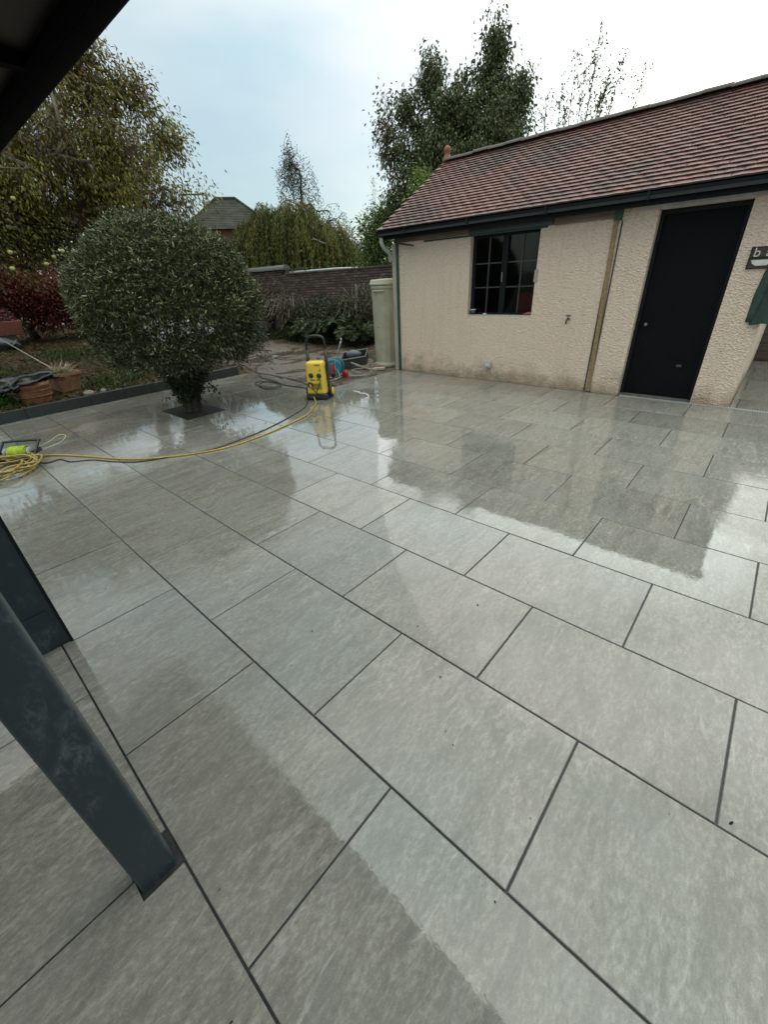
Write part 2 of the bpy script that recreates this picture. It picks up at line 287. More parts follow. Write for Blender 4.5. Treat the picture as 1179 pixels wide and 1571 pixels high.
# ------------------------------------------------------------------ mesh helpers
class MB:
    def __init__(s): s.v = []; s.f = []; s.r = []
    def add(s, vs, fs, rnd=None):
        o = len(s.v); s.v += [tuple(map(float, v)) for v in vs]; s.f += [tuple(i + o for i in f) for f in fs]
        s.r += [0.0 if rnd is None else rnd] * len(vs); return s
    def box(s, x0, x1, y0, y1, z0, z1, m=None, rnd=None):
        vs = [(x, y, z) for z in (z0, z1) for x, y in ((x0, y0), (x1, y0), (x1, y1), (x0, y1))]
        if m is not None: vs = [m @ Vector(v) for v in vs]
        return s.add(vs, [(3, 2, 1, 0), (4, 5, 6, 7), (0, 1, 5, 4), (1, 2, 6, 5), (2, 3, 7, 6), (3, 0, 4, 7)], rnd)
    def chbox(s, x0, x1, y0, y1, z0, z1, c=0.004, m=None, rnd=None):      # chamfered top
        vs = [(x0, y0, z0), (x1, y0, z0), (x1, y1, z0), (x0, y1, z0), (x0, y0, z1 - c), (x1, y0, z1 - c), (x1, y1, z1 - c), (x0, y1, z1 - c),
              (x0 + c, y0 + c, z1), (x1 - c, y0 + c, z1), (x1 - c, y1 - c, z1), (x0 + c, y1 - c, z1)]
        if m is not None: vs = [m @ Vector(v) for v in vs]
        fs = [(3, 2, 1, 0), (8, 9, 10, 11)]
        for i in range(4):
            j = (i + 1) % 4; fs += [(i, j, j + 4, i + 4), (i + 4, j + 4, j + 8, i + 8)]
        return s.add(vs, fs, rnd)
    def prism(s, poly, z0, z1, m=None):
        n = len(poly); vs = [(x, y, z0) for x, y in poly] + [(x, y, z1) for x, y in poly]
        if m is not None: vs = [m @ Vector(v) for v in vs]
        return s.add(vs, [tuple(range(n - 1, -1, -1)), tuple(range(n, 2 * n))] + [(i, (i + 1) % n, (i + 1) % n + n, i + n) for i in range(n)])
    def tube(s, pts, r, n=8, closed=False):
        P = [Vector(p) for p in pts]; L = len(P); rr = r if isinstance(r, (list, tuple)) else [r] * L
        vs = []; up = None
        for i in range(L):
            a = P[(i - 1) % L] if (closed or i > 0) else P[i]; b = P[(i + 1) % L] if (closed or i < L - 1) else P[i]
            t = (b - a).normalized()
            if up is None:
                up = Vector((0, 0, 1)) if abs(t.z) < 0.9 else Vector((1, 0, 0))
            x = t.cross(up)
            if x.length < 1e-4: x = t.orthogonal()
            x.normalize(); y = x.cross(t).normalized(); up = y
            for k in range(n):
                q = 2 * math.pi * k / n; vs.append(P[i] + (x * math.cos(q) + y * math.sin(q)) * rr[i])
        fs = []
        for i in range(L if closed else L - 1):
            j = (i + 1) % L
            for k in range(n):
                fs.append((i * n + k, j * n + k, j * n + (k + 1) % n, i * n + (k + 1) % n))
        if not closed: fs += [tuple(range(n)), tuple((L - 1) * n + k for k in range(n - 1, -1, -1))]
        return s.add(vs, fs)
    def lathe(s, prof, n=24, m=None, flute=None):
        vs = []
        for r, z in prof:
            for k in range(n):
                q = 2 * math.pi * k / n; rr = r * (1 + (flute(k, z) if flute else 0)); vs.append((rr * math.cos(q), rr * math.sin(q), z))
        if m is not None: vs = [m @ Vector(v) for v in vs]
        fs = [(i * n + k, i * n + (k + 1) % n, (i + 1) * n + (k + 1) % n, (i + 1) * n + k) for i in range(len(prof) - 1) for k in range(n)]
        fs += [tuple(range(n - 1, -1, -1)), tuple((len(prof) - 1) * n + k for k in range(n))]
        return s.add(vs, fs)
    def mesh(s, name, mat, smooth=False):
        me = bpy.data.meshes.new(name); me.from_pydata(s.v, [], s.f); me.materials.append(M[mat] if isinstance(mat, str) else mat)
        if any(s.r):
            a = me.attributes.new('rnd', 'FLOAT', 'POINT'); a.data.foreach_set('value', np.array(s.r, np.float32))
        if smooth: me.polygons.foreach_set('use_smooth', [True] * len(me.polygons))
        me.update(); return me
    def build(s, name, mat, parent=None, smooth=False, loc=None, rot=None):
        return link(name, s.mesh(name, mat, smooth), parent, loc, rot)

def link(name, me, parent=None, loc=None, rot=None):
    o = bpy.data.objects.new(name, me); COL.objects.link(o)
    if parent is not None: o.parent = parent
    if loc is not None: o.location = loc
    if rot is not None: o.rotation_euler = rot
    return o
def smooth_by_angle(o, deg=40):
    me = o.data; me.polygons.foreach_set('use_smooth', [True] * len(me.polygons))
    bm = bmesh.new(); bm.from_mesh(me); a = R(deg)
    for e in bm.edges:
        if len(e.link_faces) != 2 or e.calc_face_angle(0) > a: e.smooth = False
    bm.to_mesh(me); bm.free(); return o
def tag(o, label=None, cat=None, group=None, kind=None):
    for k, v in (('label', label), ('category', cat), ('group', group), ('kind', kind)):
        if v: o[k] = v
    return o
def thing(name, label, cat, loc=(0, 0, 0), rz=0, group=None):
    o = bpy.data.objects.new(name, None); COL.objects.link(o); o.location = loc; o.rotation_euler = (0, 0, rz); o.empty_display_size = 0.1
    return tag(o, label, cat, group)
def rbox(name, w, d, h, mat, bev=0.02, taper=(1, 1), parent=None, loc=(0, 0, 0), rot=(0, 0, 0), seg=3):
    bm = bmesh.new(); bmesh.ops.create_cube(bm, size=1)
    for v in bm.verts:
        t = v.co.z > 0; v.co = Vector((v.co.x * w * (taper[0] if t else 1), v.co.y * d * (taper[1] if t else 1), (v.co.z + 0.5) * h))
    bmesh.ops.bevel(bm, geom=bm.edges[:], offset=bev, segments=seg, affect='EDGES', profile=0.6)
    me = bpy.data.meshes.new(name); bm.to_mesh(me); bm.free(); me.materials.append(M[mat])
    return smooth_by_angle(link(name, me, parent, loc, rot), 35)
def blob(name, rad, mat, amp=0.2, fr=2.0, parent=None, loc=(0, 0, 0), seed=0, sub=3, rot=(0, 0, 0), flat=None):
    bm = bmesh.new(); bmesh.ops.create_icosphere(bm, subdivisions=sub, radius=1.0)
    g = np.random.default_rng(seed); ph = g.uniform(0, 6.28, (6, 3)); fq = g.normal(0, fr, (6, 3))
    for v in bm.verts:
        c = np.array(v.co); d = sum(math.sin(float(fq[i] @ c) + ph[i, 0]) for i in range(6)) / 6
        v.co = Vector(c * (1 + amp * d * 2))
        if flat is not None and v.co.z < flat: v.co.z = flat
        v.co = Vector((v.co.x * rad[0], v.co.y * rad[1], v.co.z * rad[2]))
    me = bpy.data.meshes.new(name); bm.to_mesh(me); bm.free(); me.materials.append(M[mat]); me.polygons.foreach_set('use_smooth', [True] * len(me.polygons))
    return link(name, me, parent, loc, rot)
def spline(pts, sub=8, closed=False):
    P = [np.array(p, float) for p in pts]; n = len(P); o = []
    for i in range(n if closed else n - 1):
        g = lambda k: P[k % n] if closed else P[min(max(k, 0), n - 1)]
        a, b, c, d = g(i - 1), g(i), g(i + 1), g(i + 2)
        for t in np.linspace(0, 1, sub, endpoint=False):
            o.append(0.5 * (2 * b + (c - a) * t + (2 * a - 5 * b + 4 * c - d) * t * t + (3 * b - a - 3 * c + d) * t ** 3))
    if not closed: o.append(P[-1])
    return o
def flatpath(pts, z): return [(x, y, z) for x, y in pts]

# foliage: N leaves as one mesh, six points each (bent blade) or four (folded diamond)
def unit(a): return a / np.maximum(np.linalg.norm(a, axis=-1, keepdims=True), 1e-9)
def leaves_mesh(name, pos, axis, size, width, col, mat, detail=True, curl=0.25, upbias=0.6):
    N = len(pos); a = unit(axis); up = np.array([0, 0, 1.0]) * upbias + rng.normal(0, 0.55, (N, 3))
    s = unit(np.cross(a, up)); n = unit(np.cross(s, a)); L = size[:, None]; w = (size * width)[:, None] if np.ndim(width) == 0 else (size * width)[:, None]
    c = curl * (0.4 + rng.random((N, 1)))
    if detail:
        V = np.stack([pos, pos + a * L * .3 + s * w * .42 + n * L * .03, pos + a * L * .3 - s * w * .42 + n * L * .03,
                      pos + a * L * .66 + s * w * .38 - n * L * c * .3, pos + a * L * .66 - s * w * .38 - n * L * c * .3, pos + a * L * .97 - n * L * c], 1)
        k = 6; lp = np.array([0, 1, 2, 1, 3, 4, 2, 3, 5, 4]); st = np.array([0, 3, 7])
    else:
        V = np.stack([pos, pos + a * L * .45 + s * w * .5 + n * L * .05, pos + a * L - n * L * c * .6, pos + a * L * .45 - s * w * .5 + n * L * .05], 1)
        k = 4; lp = np.array([0, 1, 2, 0, 2, 3]); st = np.array([0, 3])
    me = bpy.data.meshes.new(name)
    me.vertices.add(N * k); me.vertices.foreach_set('co', V.reshape(-1).astype(np.float32))
    loops = (lp[None] + (np.arange(N) * k)[:, None]).reshape(-1); me.loops.add(len(loops)); me.loops.foreach_set('vertex_index', loops.astype(np.int32))
    ls = (st[None] + (np.arange(N) * len(lp))[:, None]).reshape(-1); me.polygons.add(len(ls)); me.polygons.foreach_set('loop_start', ls.astype(np.int32))
    me.update(calc_edges=True)
    at = me.attributes.new('col', 'FLOAT_COLOR', 'POINT'); cc = np.ones((N, k, 4), np.float32); cc[:, :, :3] = col[:, None, :]; at.data.foreach_set('color', cc.reshape(-1))
    me.materials.append(M[mat]); return me
def pick(cols, n, wts=None, jit=0.18):
    c = np.array(cols, float)[rng.choice(len(cols), n, p=wts)]
    return np.clip(c * (1 + rng.normal(0, jit, (n, 1))) * (1 + rng.normal(0, 0.05, (n, 3))), 0.004, 0.95)
def crown_points(envs, n):
    w = np.array([e[2] if len(e) > 2 else 1.0 for e in envs]); w = w / w.sum(); o = []
    for e, k in zip(envs, rng.multinomial(n, w)):
        d = unit(rng.normal(0, 1, (k, 3))); r = rng.random((k, 1)) ** (1 / 2.0); o.append(np.array(e[0]) + d * r * np.array(e[1]))
    return np.concatenate(o)
def skeleton(base, top, pts, step=0.3, lean=0.08, r0=0.006, expo=2.3, sag=0.0):
    nodes = []; par = []
    T = max(3, int(np.linalg.norm(np.array(top) - base) / step))
    for i in range(T + 1):
        t = i / T; nodes.append(np.array(base) * (1 - t) + np.array(top) * t + (rng.normal(0, lean, 3) * [1, 1, 0.2] if 0 < i < T else 0)); par.append(i - 1)
    order = np.argsort(np.linalg.norm(pts - np.array(top), axis=1)); tips = []
    low = max(1, int(T * 0.45))
    for q in order:
        p = pts[q]; A = np.array(nodes); d = np.linalg.norm(A - p, axis=1) + np.maximum(0, A[:, 2] - p[2]) * 0.5; d[:low] += 5
        i = int(np.argmin(d)); s = nodes[i]; L = np.linalg.norm(p - s); m = max(1, int(L / step)); prev = i
        for j in range(1, m + 1):
            t = j / m; x = s * (1 - t) + p * t; x = x + np.array([0, 0, 0.12 * L * math.sin(math.pi * t)]) + (rng.normal(0, 0.07 * step * 2, 3) if j < m else 0)
            nodes.append(x); par.append(prev); prev = len(nodes) - 1
        tips.append(prev)
    A = np.array(nodes); acc = np.zeros(len(A)); 
    for t in tips: acc[t] += r0 ** expo
    for i in range(len(A) - 1, 0, -1): acc[par[i]] += acc[i]
    return A, par, np.maximum(acc, r0 ** expo) ** (1 / expo)
def branches(name, A, par, rad, mat, parent, n=5, flare=1.5):
    mb = MB()
    for i in range(1, len(A)):
        p = par[i]; a, b = Vector(A[p]), Vector(A[i]); ra = min(rad[p], rad[i] * 1.25) if p > 0 else rad[p] * flare
        if (b - a).length < 1e-5: continue
        mb.tube([a, b], [ra, rad[i]], n if rad[i] > 0.02 else 4)
    return mb.build(name, mat, parent, smooth=True)
def leaf_cloud(pts, per, spread, droop, centre, outw=0.6):
    N = len(pts) * per; c = np.repeat(pts, per, 0)
    off = rng.normal(0, 1, (N, 3)) * spread
    pos = c + off
    ax = unit(pos - np.array(centre)) * outw + unit(off) * 0.5 + rng.normal(0, 0.45, (N, 3)) + np.array([0, 0, -droop])
    return pos, ax
def tree(name, label, cat, base, top, envs, nclump, per, spread, lsize, lwidth, cols, wts=None, droop=0.4, mat='leaf', bark='bark', group=None, detail=False, step=0.35, r0=0.007, outw=0.6, jit=0.2, expo=2.3, clumpcol=None):
    t = thing(name, label, cat, tuple(base), 0, group); b = np.array(base, float)
    pts = crown_points(envs, nclump) - b
    A, par, rad = skeleton(np.zeros(3), np.array(top) - b, pts, step, r0=r0, expo=expo)
    branches('trunk', A, par, rad, bark, t)
    cen = pts.mean(0); pos, ax = leaf_cloud(pts, per, spread, droop, cen, outw); N = len(pos)
    col = pick(cols, N, wts, jit)
    if clumpcol is not None:
        cc = np.repeat(pick(clumpcol[0], len(pts), clumpcol[1], 0.1), per, 0); m = np.repeat(rng.random(len(pts)) < clumpcol[2], per); col[m] = cc[m] * (1 + rng.normal(0, .15, (m.sum(), 1)))
    link('crown', leaves_mesh('crown', pos, ax, lsize * rng.uniform(0.65, 1.25, N), lwidth, np.clip(col, .003, .9), mat, detail), t)
    return t

# ------------------------------------------------------------------ ground
def sst(a, b, x):
    t = np.clip((x - a) / (b - a), 0, 1); return t * t * (3 - 2 * t)
def gh(x, y):
    x = np.asarray(x, float); y = np.asarray(y, float)
    bed = (x < -8.03) * (1 - sst(4.3, 5.5, y))
    hb = 0.135 + 0.105 * np.clip(-8.25 - x, 0, 6) + 0.02 * np.sin(3.1 * x + 1.3 * y) * np.sin(2.3 * y)
    mud = -0.02 + 0.012 * np.sin(2.2 * x) * np.sin(1.9 * y + 0.6) + 0.03 * np.clip(y - 8, 0, 2)
    pat = ((x > -8.03) & (y < 4.90)) | ((x > -5.27) & (y < 6.72)) | ((x > -5.3) & (y > 6.7))
    h = np.where(pat, -0.07, bed * hb + (1 - bed) * mud)
    return np.where(np.hypot(x, y) > 45, 0.0, h)
xs = np.unique(np.concatenate([[-900, -300, -120, -60, -40, -30, -24], np.arange(-20, -8.2, 0.16), [-8.055, -8.01], np.arange(-7.9, -4.8, 0.16), [-5.28, -5.26], np.arange(-4.5, 4, 0.8), [8, 15, 30, 60, 120, 300, 900]]))
ys = np.unique(np.concatenate([[-900, -300, -120, -60, -30, -15, -8, -5], np.arange(-4, 11.5, 0.16), [4.89, 4.91, 6.71, 6.73], [13, 16, 20, 30, 45, 60, 120, 300, 900]]))
X, Y = np.meshgrid(xs, ys, indexing='ij'); Z = gh(X, Y) + rng.normal(0, 0.006, X.shape) * (np.hypot(X, Y) < 30)
nx, ny = len(xs), len(ys); I = np.arange(nx * ny).reshape(nx, ny)
mb = MB(); mb.add(np.stack([X, Y, Z], -1).reshape(-1, 3), np.stack([I[:-1, :-1], I[1:, :-1], I[1:, 1:], I[:-1, 1:]], -1).reshape(-1, 4).tolist())
tag(mb.build('ground', 'ground', smooth=True), kind='structure')

# ------------------------------------------------------------------ patio: grout bed + every slab
PX, PY, GAP = 0.905, 0.6093, 0.0075
OE, OO = -0.1837, 0.2751
XL, XR = -7.995, 3.2
bed = MB()
bed.box(XL, XR, -2.5, 4.868, -0.06, -0.006); bed.box(-5.25, XR, 4.868, 6.74, -0.06, -0.006); bed.box(0.201, 2.6, 6.74, 10.4, -0.06, -0.006)
patio = bed.build('patio', 'grout'); tag(patio, kind='structure')
full = MB().chbox(-PX / 2 + GAP / 2, PX / 2 - GAP / 2, -PY / 2 + GAP / 2, PY / 2 - GAP / 2, -0.02, 0, 0.0025).mesh('paving_slab', 'pave')
cache = {}
def slab(x0, x1, y0, y1):
    w, d = round(x1 - x0, 3), round(y1 - y0, 3)
    if w < 0.05 or d < 0.04: return
    me = full if abs(w - PX) < 2e-3 and abs(d - PY) < 2e-3 else cache.get((w, d))
    if me is None:
        me = MB().chbox(-w / 2 + GAP / 2, w / 2 - GAP / 2, -d / 2 + GAP / 2, d / 2 - GAP / 2, -0.02, 0, 0.0025).mesh('paving_slab', 'pave'); cache[(w, d)] = me
    o = link('paving_slab', me, patio, ((x0 + x1) / 2, (y0 + y1) / 2, 0.0015 * (random.random() - 0.5)))
    o.rotation_euler = (R(random.gauss(0, 0.07)), R(random.gauss(0, 0.07)), 0)
for j in range(-4, 18):
    y0, y1 = j * PY, (j + 1) * PY
    if j == 17: y1 = 10.4
    off = OE if j % 2 == 0 else OO
    if j < 8: lo, hi = XL, XR
    elif j < 11: lo, hi = -5.25, XR
    else: lo, hi = 0.201, 2.6
    if j < -1: hi = 1.7
    for n in range(-12, 6):
        a, b = off + n * PX, off + (n + 1) * PX
        if j == 4 and n == -7: continue                       # opening left for the shrub
        a, b = max(a, lo), min(b, hi)
        if b - a < 0.05: continue
        if j == -1 and n in (-1, -2):                          # two slabs notched round the steel post
            g = GAP / 2; ya, yb = y0 + g, y1 - g; m = MB()
            if n == -1: poly = [(a + g, ya), (b - g, ya), (b - g, yb), (-0.555, yb), (-0.555, -0.132), (a + g, -0.132)]
            else: poly = [(a + g, ya), (b - g, ya), (b - g, -0.135), (-0.70, -0.135), (-0.70, yb), (a + g, yb)]
            m.prism(poly, -0.02, 0.0); m.build('paving_slab', 'pave', patio); continue
        slab(a, b, y0, y1)
tag(MB().box(-6.515, -5.62, 2.445, 3.04, -0.05, -0.004).build('planting_hole_soil', 'brown'), kind='structure')

# kerb along the bed
kerb = tag(MB().box(-8.062, -8.012, -2.6, 4.70, -0.08, 0.02).build('kerb', 'kerb'), kind='structure')
y = -2.6
while y < 4.66:
    e = min(y + 0.9, 4.72); MB().chbox(-8.07, -8.0, y + 0.003, e - 0.003, -0.02, 0.165 + random.uniform(-.004, .004), 0.005).build('kerb_stone', 'kerb', kerb); y += 0.9

# slot drain along the outbuilding
dr = tag(MB().box(-1.06, 2.6, 6.70, 6.745, -0.03, 0.002).build('drain_channel', 'black'), kind='structure')
g = MB()
g.box(-1.06, 2.6, 6.695, 6.702, 0.002, 0.006); g.box(-1.06, 2.6, 6.743, 6.75, 0.002, 0.006)
for i in range(146): g.box(-1.055 + i * 0.025, -1.043 + i * 0.025, 6.702, 6.743, 0.0022, 0.0058)
tag(g.build('drain_grating', 'steel', dr), kind='stuff')

# ------------------------------------------------------------------ outbuilding
WX0, WX1, WY, WB, WH = -5.25, 0.20, 6.76, 10.25, 2.33
ob = thing('outbuilding', 'low cream roughcast outbuilding with clay tiled roof and black door', 'outbuilding', (0, 0, 0))
def holed(x0, x1, z0, z1, y0, y1, holes):
    m = MB(); bx = sorted({x0, x1, *[h[0] for h in holes], *[h[1] for h in holes]}); bz = sorted({z0, z1, *[h[2] for h in holes], *[h[3] for h in holes]})
    solid = lambda i, k: 0 <= i < len(bx) - 1 and 0 <= k < len(bz) - 1 and not any(h[0] - 1e-6 < (bx[i] + bx[i + 1]) / 2 < h[1] and h[2] < (bz[k] + bz[k + 1]) / 2 < h[3] for h in holes)
    for i in range(len(bx) - 1):
        for k in range(len(bz) - 1):
            if not solid(i, k): continue
            a, b, c, d = bx[i], bx[i + 1], bz[k], bz[k + 1]
            m.add([(a, y0, c), (b, y0, c), (b, y0, d), (a, y0, d)], [(0, 1, 2, 3)]); m.add([(a, y1, c), (b, y1, c), (b, y1, d), (a, y1, d)], [(3, 2, 1, 0)])
            if not solid(i - 1, k): m.add([(a, y0, c), (a, y1, c), (a, y1, d), (a, y0, d)], [(3, 2, 1, 0)])
            if not solid(i + 1, k): m.add([(b, y0, c), (b, y1, c), (b, y1, d), (b, y0, d)], [(0, 1, 2, 3)])
            if not solid(i, k - 1): m.add([(a, y0, c), (b, y0, c), (b, y1, c), (a, y1, c)], [(3, 2, 1, 0)])
            if not solid(i, k + 1): m.add([(a, y0, d), (b, y0, d), (b, y1, d), (a, y1, d)], [(0, 1, 2, 3)])
    return m
WIN = (-3.68, -2.55, 1.01, 2.17); DOOR = (-1.10, -0.215, -0.05, 2.19)
fw = holed(WX0, WX1, -0.05, WH, WY, WY + 0.22, [WIN, DOOR])
fw.build('wall', 'wall', ob)
sw = MB()
for xa, xb in ((WX0, WX0 + 0.22), (WX1 - 0.22, WX1)):
    sw = MB(); sw.prism([(WY + 0.221, -0.05), (WB, -0.05), (WB, WH), (8.5, 3.46), (WY + 0.221, WH)], xa, xb, Matrix(((0, 0, 1, 0), (1, 0, 0, 0), (0, 1, 0, 0), (0, 0, 0, 1)))); sw.build('wall', 'wall', ob)
MB().box(WX0 + 0.221, WX1 - 0.221, WB - 0.2, WB, -0.05, WH).build('wall', 'wall', ob)
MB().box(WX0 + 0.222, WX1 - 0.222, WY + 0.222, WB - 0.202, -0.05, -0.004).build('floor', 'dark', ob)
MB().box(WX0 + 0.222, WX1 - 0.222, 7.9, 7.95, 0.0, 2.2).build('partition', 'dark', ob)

# window
wy = WY + 0.085; 
m = MB(); x0, x1, z0, z1 = WIN; xm = (x0 + x1) / 2 + 0.005
m.box(x0 + .002, x0 + .055, wy, wy + .07, z0 + .05, z1 - .002); m.box(x1 - .055, x1 - .002, wy, wy + .07, z0 + .05, z1 - .002); m.box(x0 + .055, x1 - .055, wy, wy + .07, z1 - .06, z1 - .002)
m.box(x0 + .002, x1 - .002, wy - .012, wy + .07, z0 + .002, z0 + .05); m.box(xm - .045, xm + .045, wy - .008, wy + .07, z0 + .05, z1 - .06)
wf = m.build('window_frame', 'blackpaint', ob)
gx = [(x0 + .055, xm - .045), (xm + .045, x1 - .055)]; bars = MB(); panes = []
zz = np.linspace(z0 + .08, z1 - .07, 4)
for a, b in gx:
    c = (a + b) / 2; bars.box(c - .009, c + .009, wy + .012, wy + .05, z0 + .05, z1 - .06)
    for q in zz[1:3]: bars.box(a, c - .009, wy + .010, wy + .05, q - .008, q + .008); bars.box(c + .009, b, wy + .010, wy + .05, q - .008, q + .008)
    for (pa, pb) in ((a, c - .009), (c + .009, b)):
        for q in range(3): panes.append((pa, pb, zz[q] + .008 if q else z0 + .05, zz[q + 1] - .008 if q < 2 else z1 - .06))
bars.build('glazing_bar', 'darkgrey', wf)
for a, b, c, d in panes: MB().box(a + .001, b - .001, wy + .028, wy + .032, c + .001, d - .001).build('pane', 'glass', wf)
MB().tube([(xm - .01, wy - .02, 1.50), (xm - .01, wy - .035, 1.53), (xm - .01, wy - .035, 1.63)], 0.008).build('handle', 'chrome', wf)
MB().box(x0 + .002, x1 - .002, WY + .004, wy - .013, z0 + .001, z0 + .02).build('sill', 'lintel', ob)
MB().box(x1 - .018, x1 + .03, WY - .012, WY - .001, 1.48, 1.64).build('plaster_patch', 'palewood', ob)
tag(MB().box(-2.95, -2.45, 7.05, 7.40, -0.004, 1.33).build('storage_box', 'red'), 'dull red storage box seen inside through the lower panes', 'box')

# door
d0, d1, dz0, dz1 = DOOR; dm = MB(); dy = WY + 0.11; n = 7; pw = (d1 - d0 - .09) / n
dm.box(d0 + .002, d0 + .043, dy - .01, dy + .09, 0.002, dz1 - .002); dm.box(d1 - .043, d1 - .002, dy - .01, dy + .09, 0.002, dz1 - .002); dm.box(d0 + .043, d1 - .043, dy - .01, dy + .09, dz1 - .05, dz1 - .002)
dfr = dm.build('door_frame', 'blackpaint', ob)
door = MB().box(d0 + .045, d1 - .045, dy + .02, dy + .05, 0.02, dz1 - .052).build('door', 'doorp', ob)
for i in range(n):
    MB().chbox(-pw / 2 + .0025, pw / 2 - .0025, -1.05, 1.05, 0, .016, .003).build('plank', 'doorp', door, (d0 + .045 + pw * (i + .5), dy + .0195, 1.075), (R(90), 0, 0))
MB().lathe([(0.01, 0), (0.01, .025), (.02, .03), (.023, .042), (.014, .052)], 14).build('door_knob', 'dullbrass', door, True, (d0 + .13, dy + .003, 0.93), (R(90), 0, 0))
MB().box(-.5, -.44, dy - .002, dy + .003, 0.42, 0.45).build('paint_chip', 'darkgrey', door)
MB().box(d0 + .002, d1 - .002, WY + .004, dy + .1, -0.02, 0.012).build('threshold', 'concrete', ob)
MB().chbox(d0 - 0.22, WX1 + .05, -.03, .03, 0, .055, .004).build('lintel', 'lintel', ob, False, (0, WY - .012, 2.192))

# timber along the wall head, battens, outlet
MB().box(-5.24, -3.70, WY - .035, WY - .002, 2.175, 2.235).build('wall_plate', 'beam', ob)
MB().box(-3.699, -2.36, WY - .05, WY - .002, 2.165, 2.24).build('wall_plate', 'darkgrey', ob)
MB().box(-2.355, -1.56, WY - .04, WY - .002, 2.155, 2.235).build('wall_plate', 'beam', ob)
MB().box(-4.6, -2.45, WY - .012, WY - .001, 2.14, 2.164).build('paint_edge', 'green', ob)
MB().box(-1.585, -1.50, WY - .06, WY - .001, 2.13, 2.25).build('bracket_block', 'green', ob)
bt = MB(); bt.chbox(-.027, .027, -1.07, 1.07, 0, .022, .004); bb = bt.build('timber_batten', 'batten', ob, False, (-1.535, WY - .004, 1.075), (R(90), 0, R(0)))
bb.rotation_euler = (R(90), R(-1.6), 0)
q = MB(); q.box(-1.577, -1.560, WY - .012, WY - .001, 0.01, 2.12); q.box(-1.500, -1.486, WY - .012, WY - .001, 0.01, 2.12); q.build('old_paint_line', 'darkline', ob)
MB().box(-5.30, -5.215, WY - .03, WY - .001, 0.0, 2.165).build('corner_board', 'palewood', ob)
MB().box(-5.213, -5.165, WY - .022, WY - .001, 0.0, 2.165).build('corner_strip', 'green', ob)
MB().tube(spline([(-5.36, 6.52, 2.26), (-5.36, 6.53, 2.17), (-5.35, 6.62, 2.08), (-5.35, 6.72, 2.02), (-5.35, 6.74, 1.9)], 5), 0.034, 12).build('downpipe', 'greyplastic', ob, True)
MB().tube([(-5.2, WY - .06, 2.18), (-4.72, WY - .14, 2.10)], 0.014, 6).build('prop_stick', 'darkgrey', ob)
# tap, socket
tp = MB(); tp.tube([(-1.963, WY, .99), (-1.963, WY - .07, .99), (-1.963, WY - .10, .97), (-1.963, WY - .10, .93)], 0.013, 8); tp.tube([(-1.963, WY - .05, .99), (-1.963, WY - .05, 1.035)], .008, 6); tp.tube([(-1.995, WY - .05, 1.038), (-1.93, WY - .05, 1.038)], .008, 6)
tp.build('tap', 'darkgrey', ob, True)
sk = rbox('power_socket', .13, .06, .10, 'greyplastic', .012, parent=ob, loc=(-3.21, WY - .031, .215))
MB().box(-.04, .04, -.035, -.031, .03, .075).build('socket_cover', 'white', sk)

# fascia, gutter
GX0, GX1 = -5.40, 0.58
MB().box(GX0 + .02, GX1 - .02, 6.565, 6.60, 2.225, 2.35).build('fascia_board', 'fascia', ob)
MB().box(GX0 + .02, GX1 - .02, 6.601, WY - .002, 2.245, 2.265).build('soffit', 'fascia', ob)
gp = [(0.052 * math.cos(a), 0.052 * math.sin(a)) for a in np.linspace(math.pi, 2 * math.pi, 11)] + [(0.046 * math.cos(a), 0.046 * math.sin(a)) for a in np.linspace(2 * math.pi, math.pi, 11)]
gm = Matrix(((0, 0, 1, 0), (1, 0, 0, 6.507), (0, 1, 0, 2.345), (0, 0, 0, 1)))
gu = MB().prism(gp, GX0, GX1, gm).build('gutter', 'gutter', ob); smooth_by_angle(gu, 50)
for i in range(5):
    cl = MB(); xx = GX0 + 0.6 + i * 1.2; cl.box(xx, xx + .03, 6.445, 6.449, 2.29, 2.355); cl.box(xx, xx + .03, 6.445, 6.57, 2.27, 2.279); cl.build('gutter_bracket', 'gutter', ob)

# roof: ridge line, every plain tile
RX0, RX1, EY, EZ, RY, RZ = -5.40, 0.60, 6.435, 2.352, 8.5, 3.53
slope = math.atan2(RZ - EZ, RY - EY); SL = math.hypot(RZ - EZ, RY - EY)
MB().prism([(EY + .03, EZ - .042), (RY, RZ - .06), (2 * RY - EY - .03, EZ - .042), (2 * RY - EY - .03, EZ - .075), (RY, RZ - .095), (EY + .03, EZ - .075)], RX0 + .01, RX1 - .01, Matrix(((0, 0, 1, 0), (1, 0, 0, 0), (0, 1, 0, 0), (0, 0, 0, 1)))).build('roof', 'dark', ob)
TW, GA = 0.165, 0.0995
tm = []
for q in range(3):
    mm = MB(); cmb = (0.002, 0.0035, 0.001)[q]; n = 4; vs = []
    for yy in (0, .17):
        for i in range(n + 1):
            xx = -TW / 2 + .0015 + (TW - .003) * i / n; zz_ = cmb * (1 - (2 * i / n - 1) ** 2); vs += [(xx, yy, zz_), (xx, yy, zz_ + .018)]
    K = 2 * (n + 1); fs = []
    for i in range(n):
        a = 2 * i; fs += [(a + 1, a + 3, a + 3 + K, a + 1 + K), (a + 2, a, a + K, a + 2 + K), (a, a + 2, a + 3, a + 1)]
    fs += [(0, 1, 1 + K, K), (2 * n + 1, 2 * n, 2 * n + K, 2 * n + 1 + K)]
    mm.add(vs, fs); tm.append(mm)
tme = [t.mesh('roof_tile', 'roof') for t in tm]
rest = MB(); nrow = int(SL / GA); cand = []
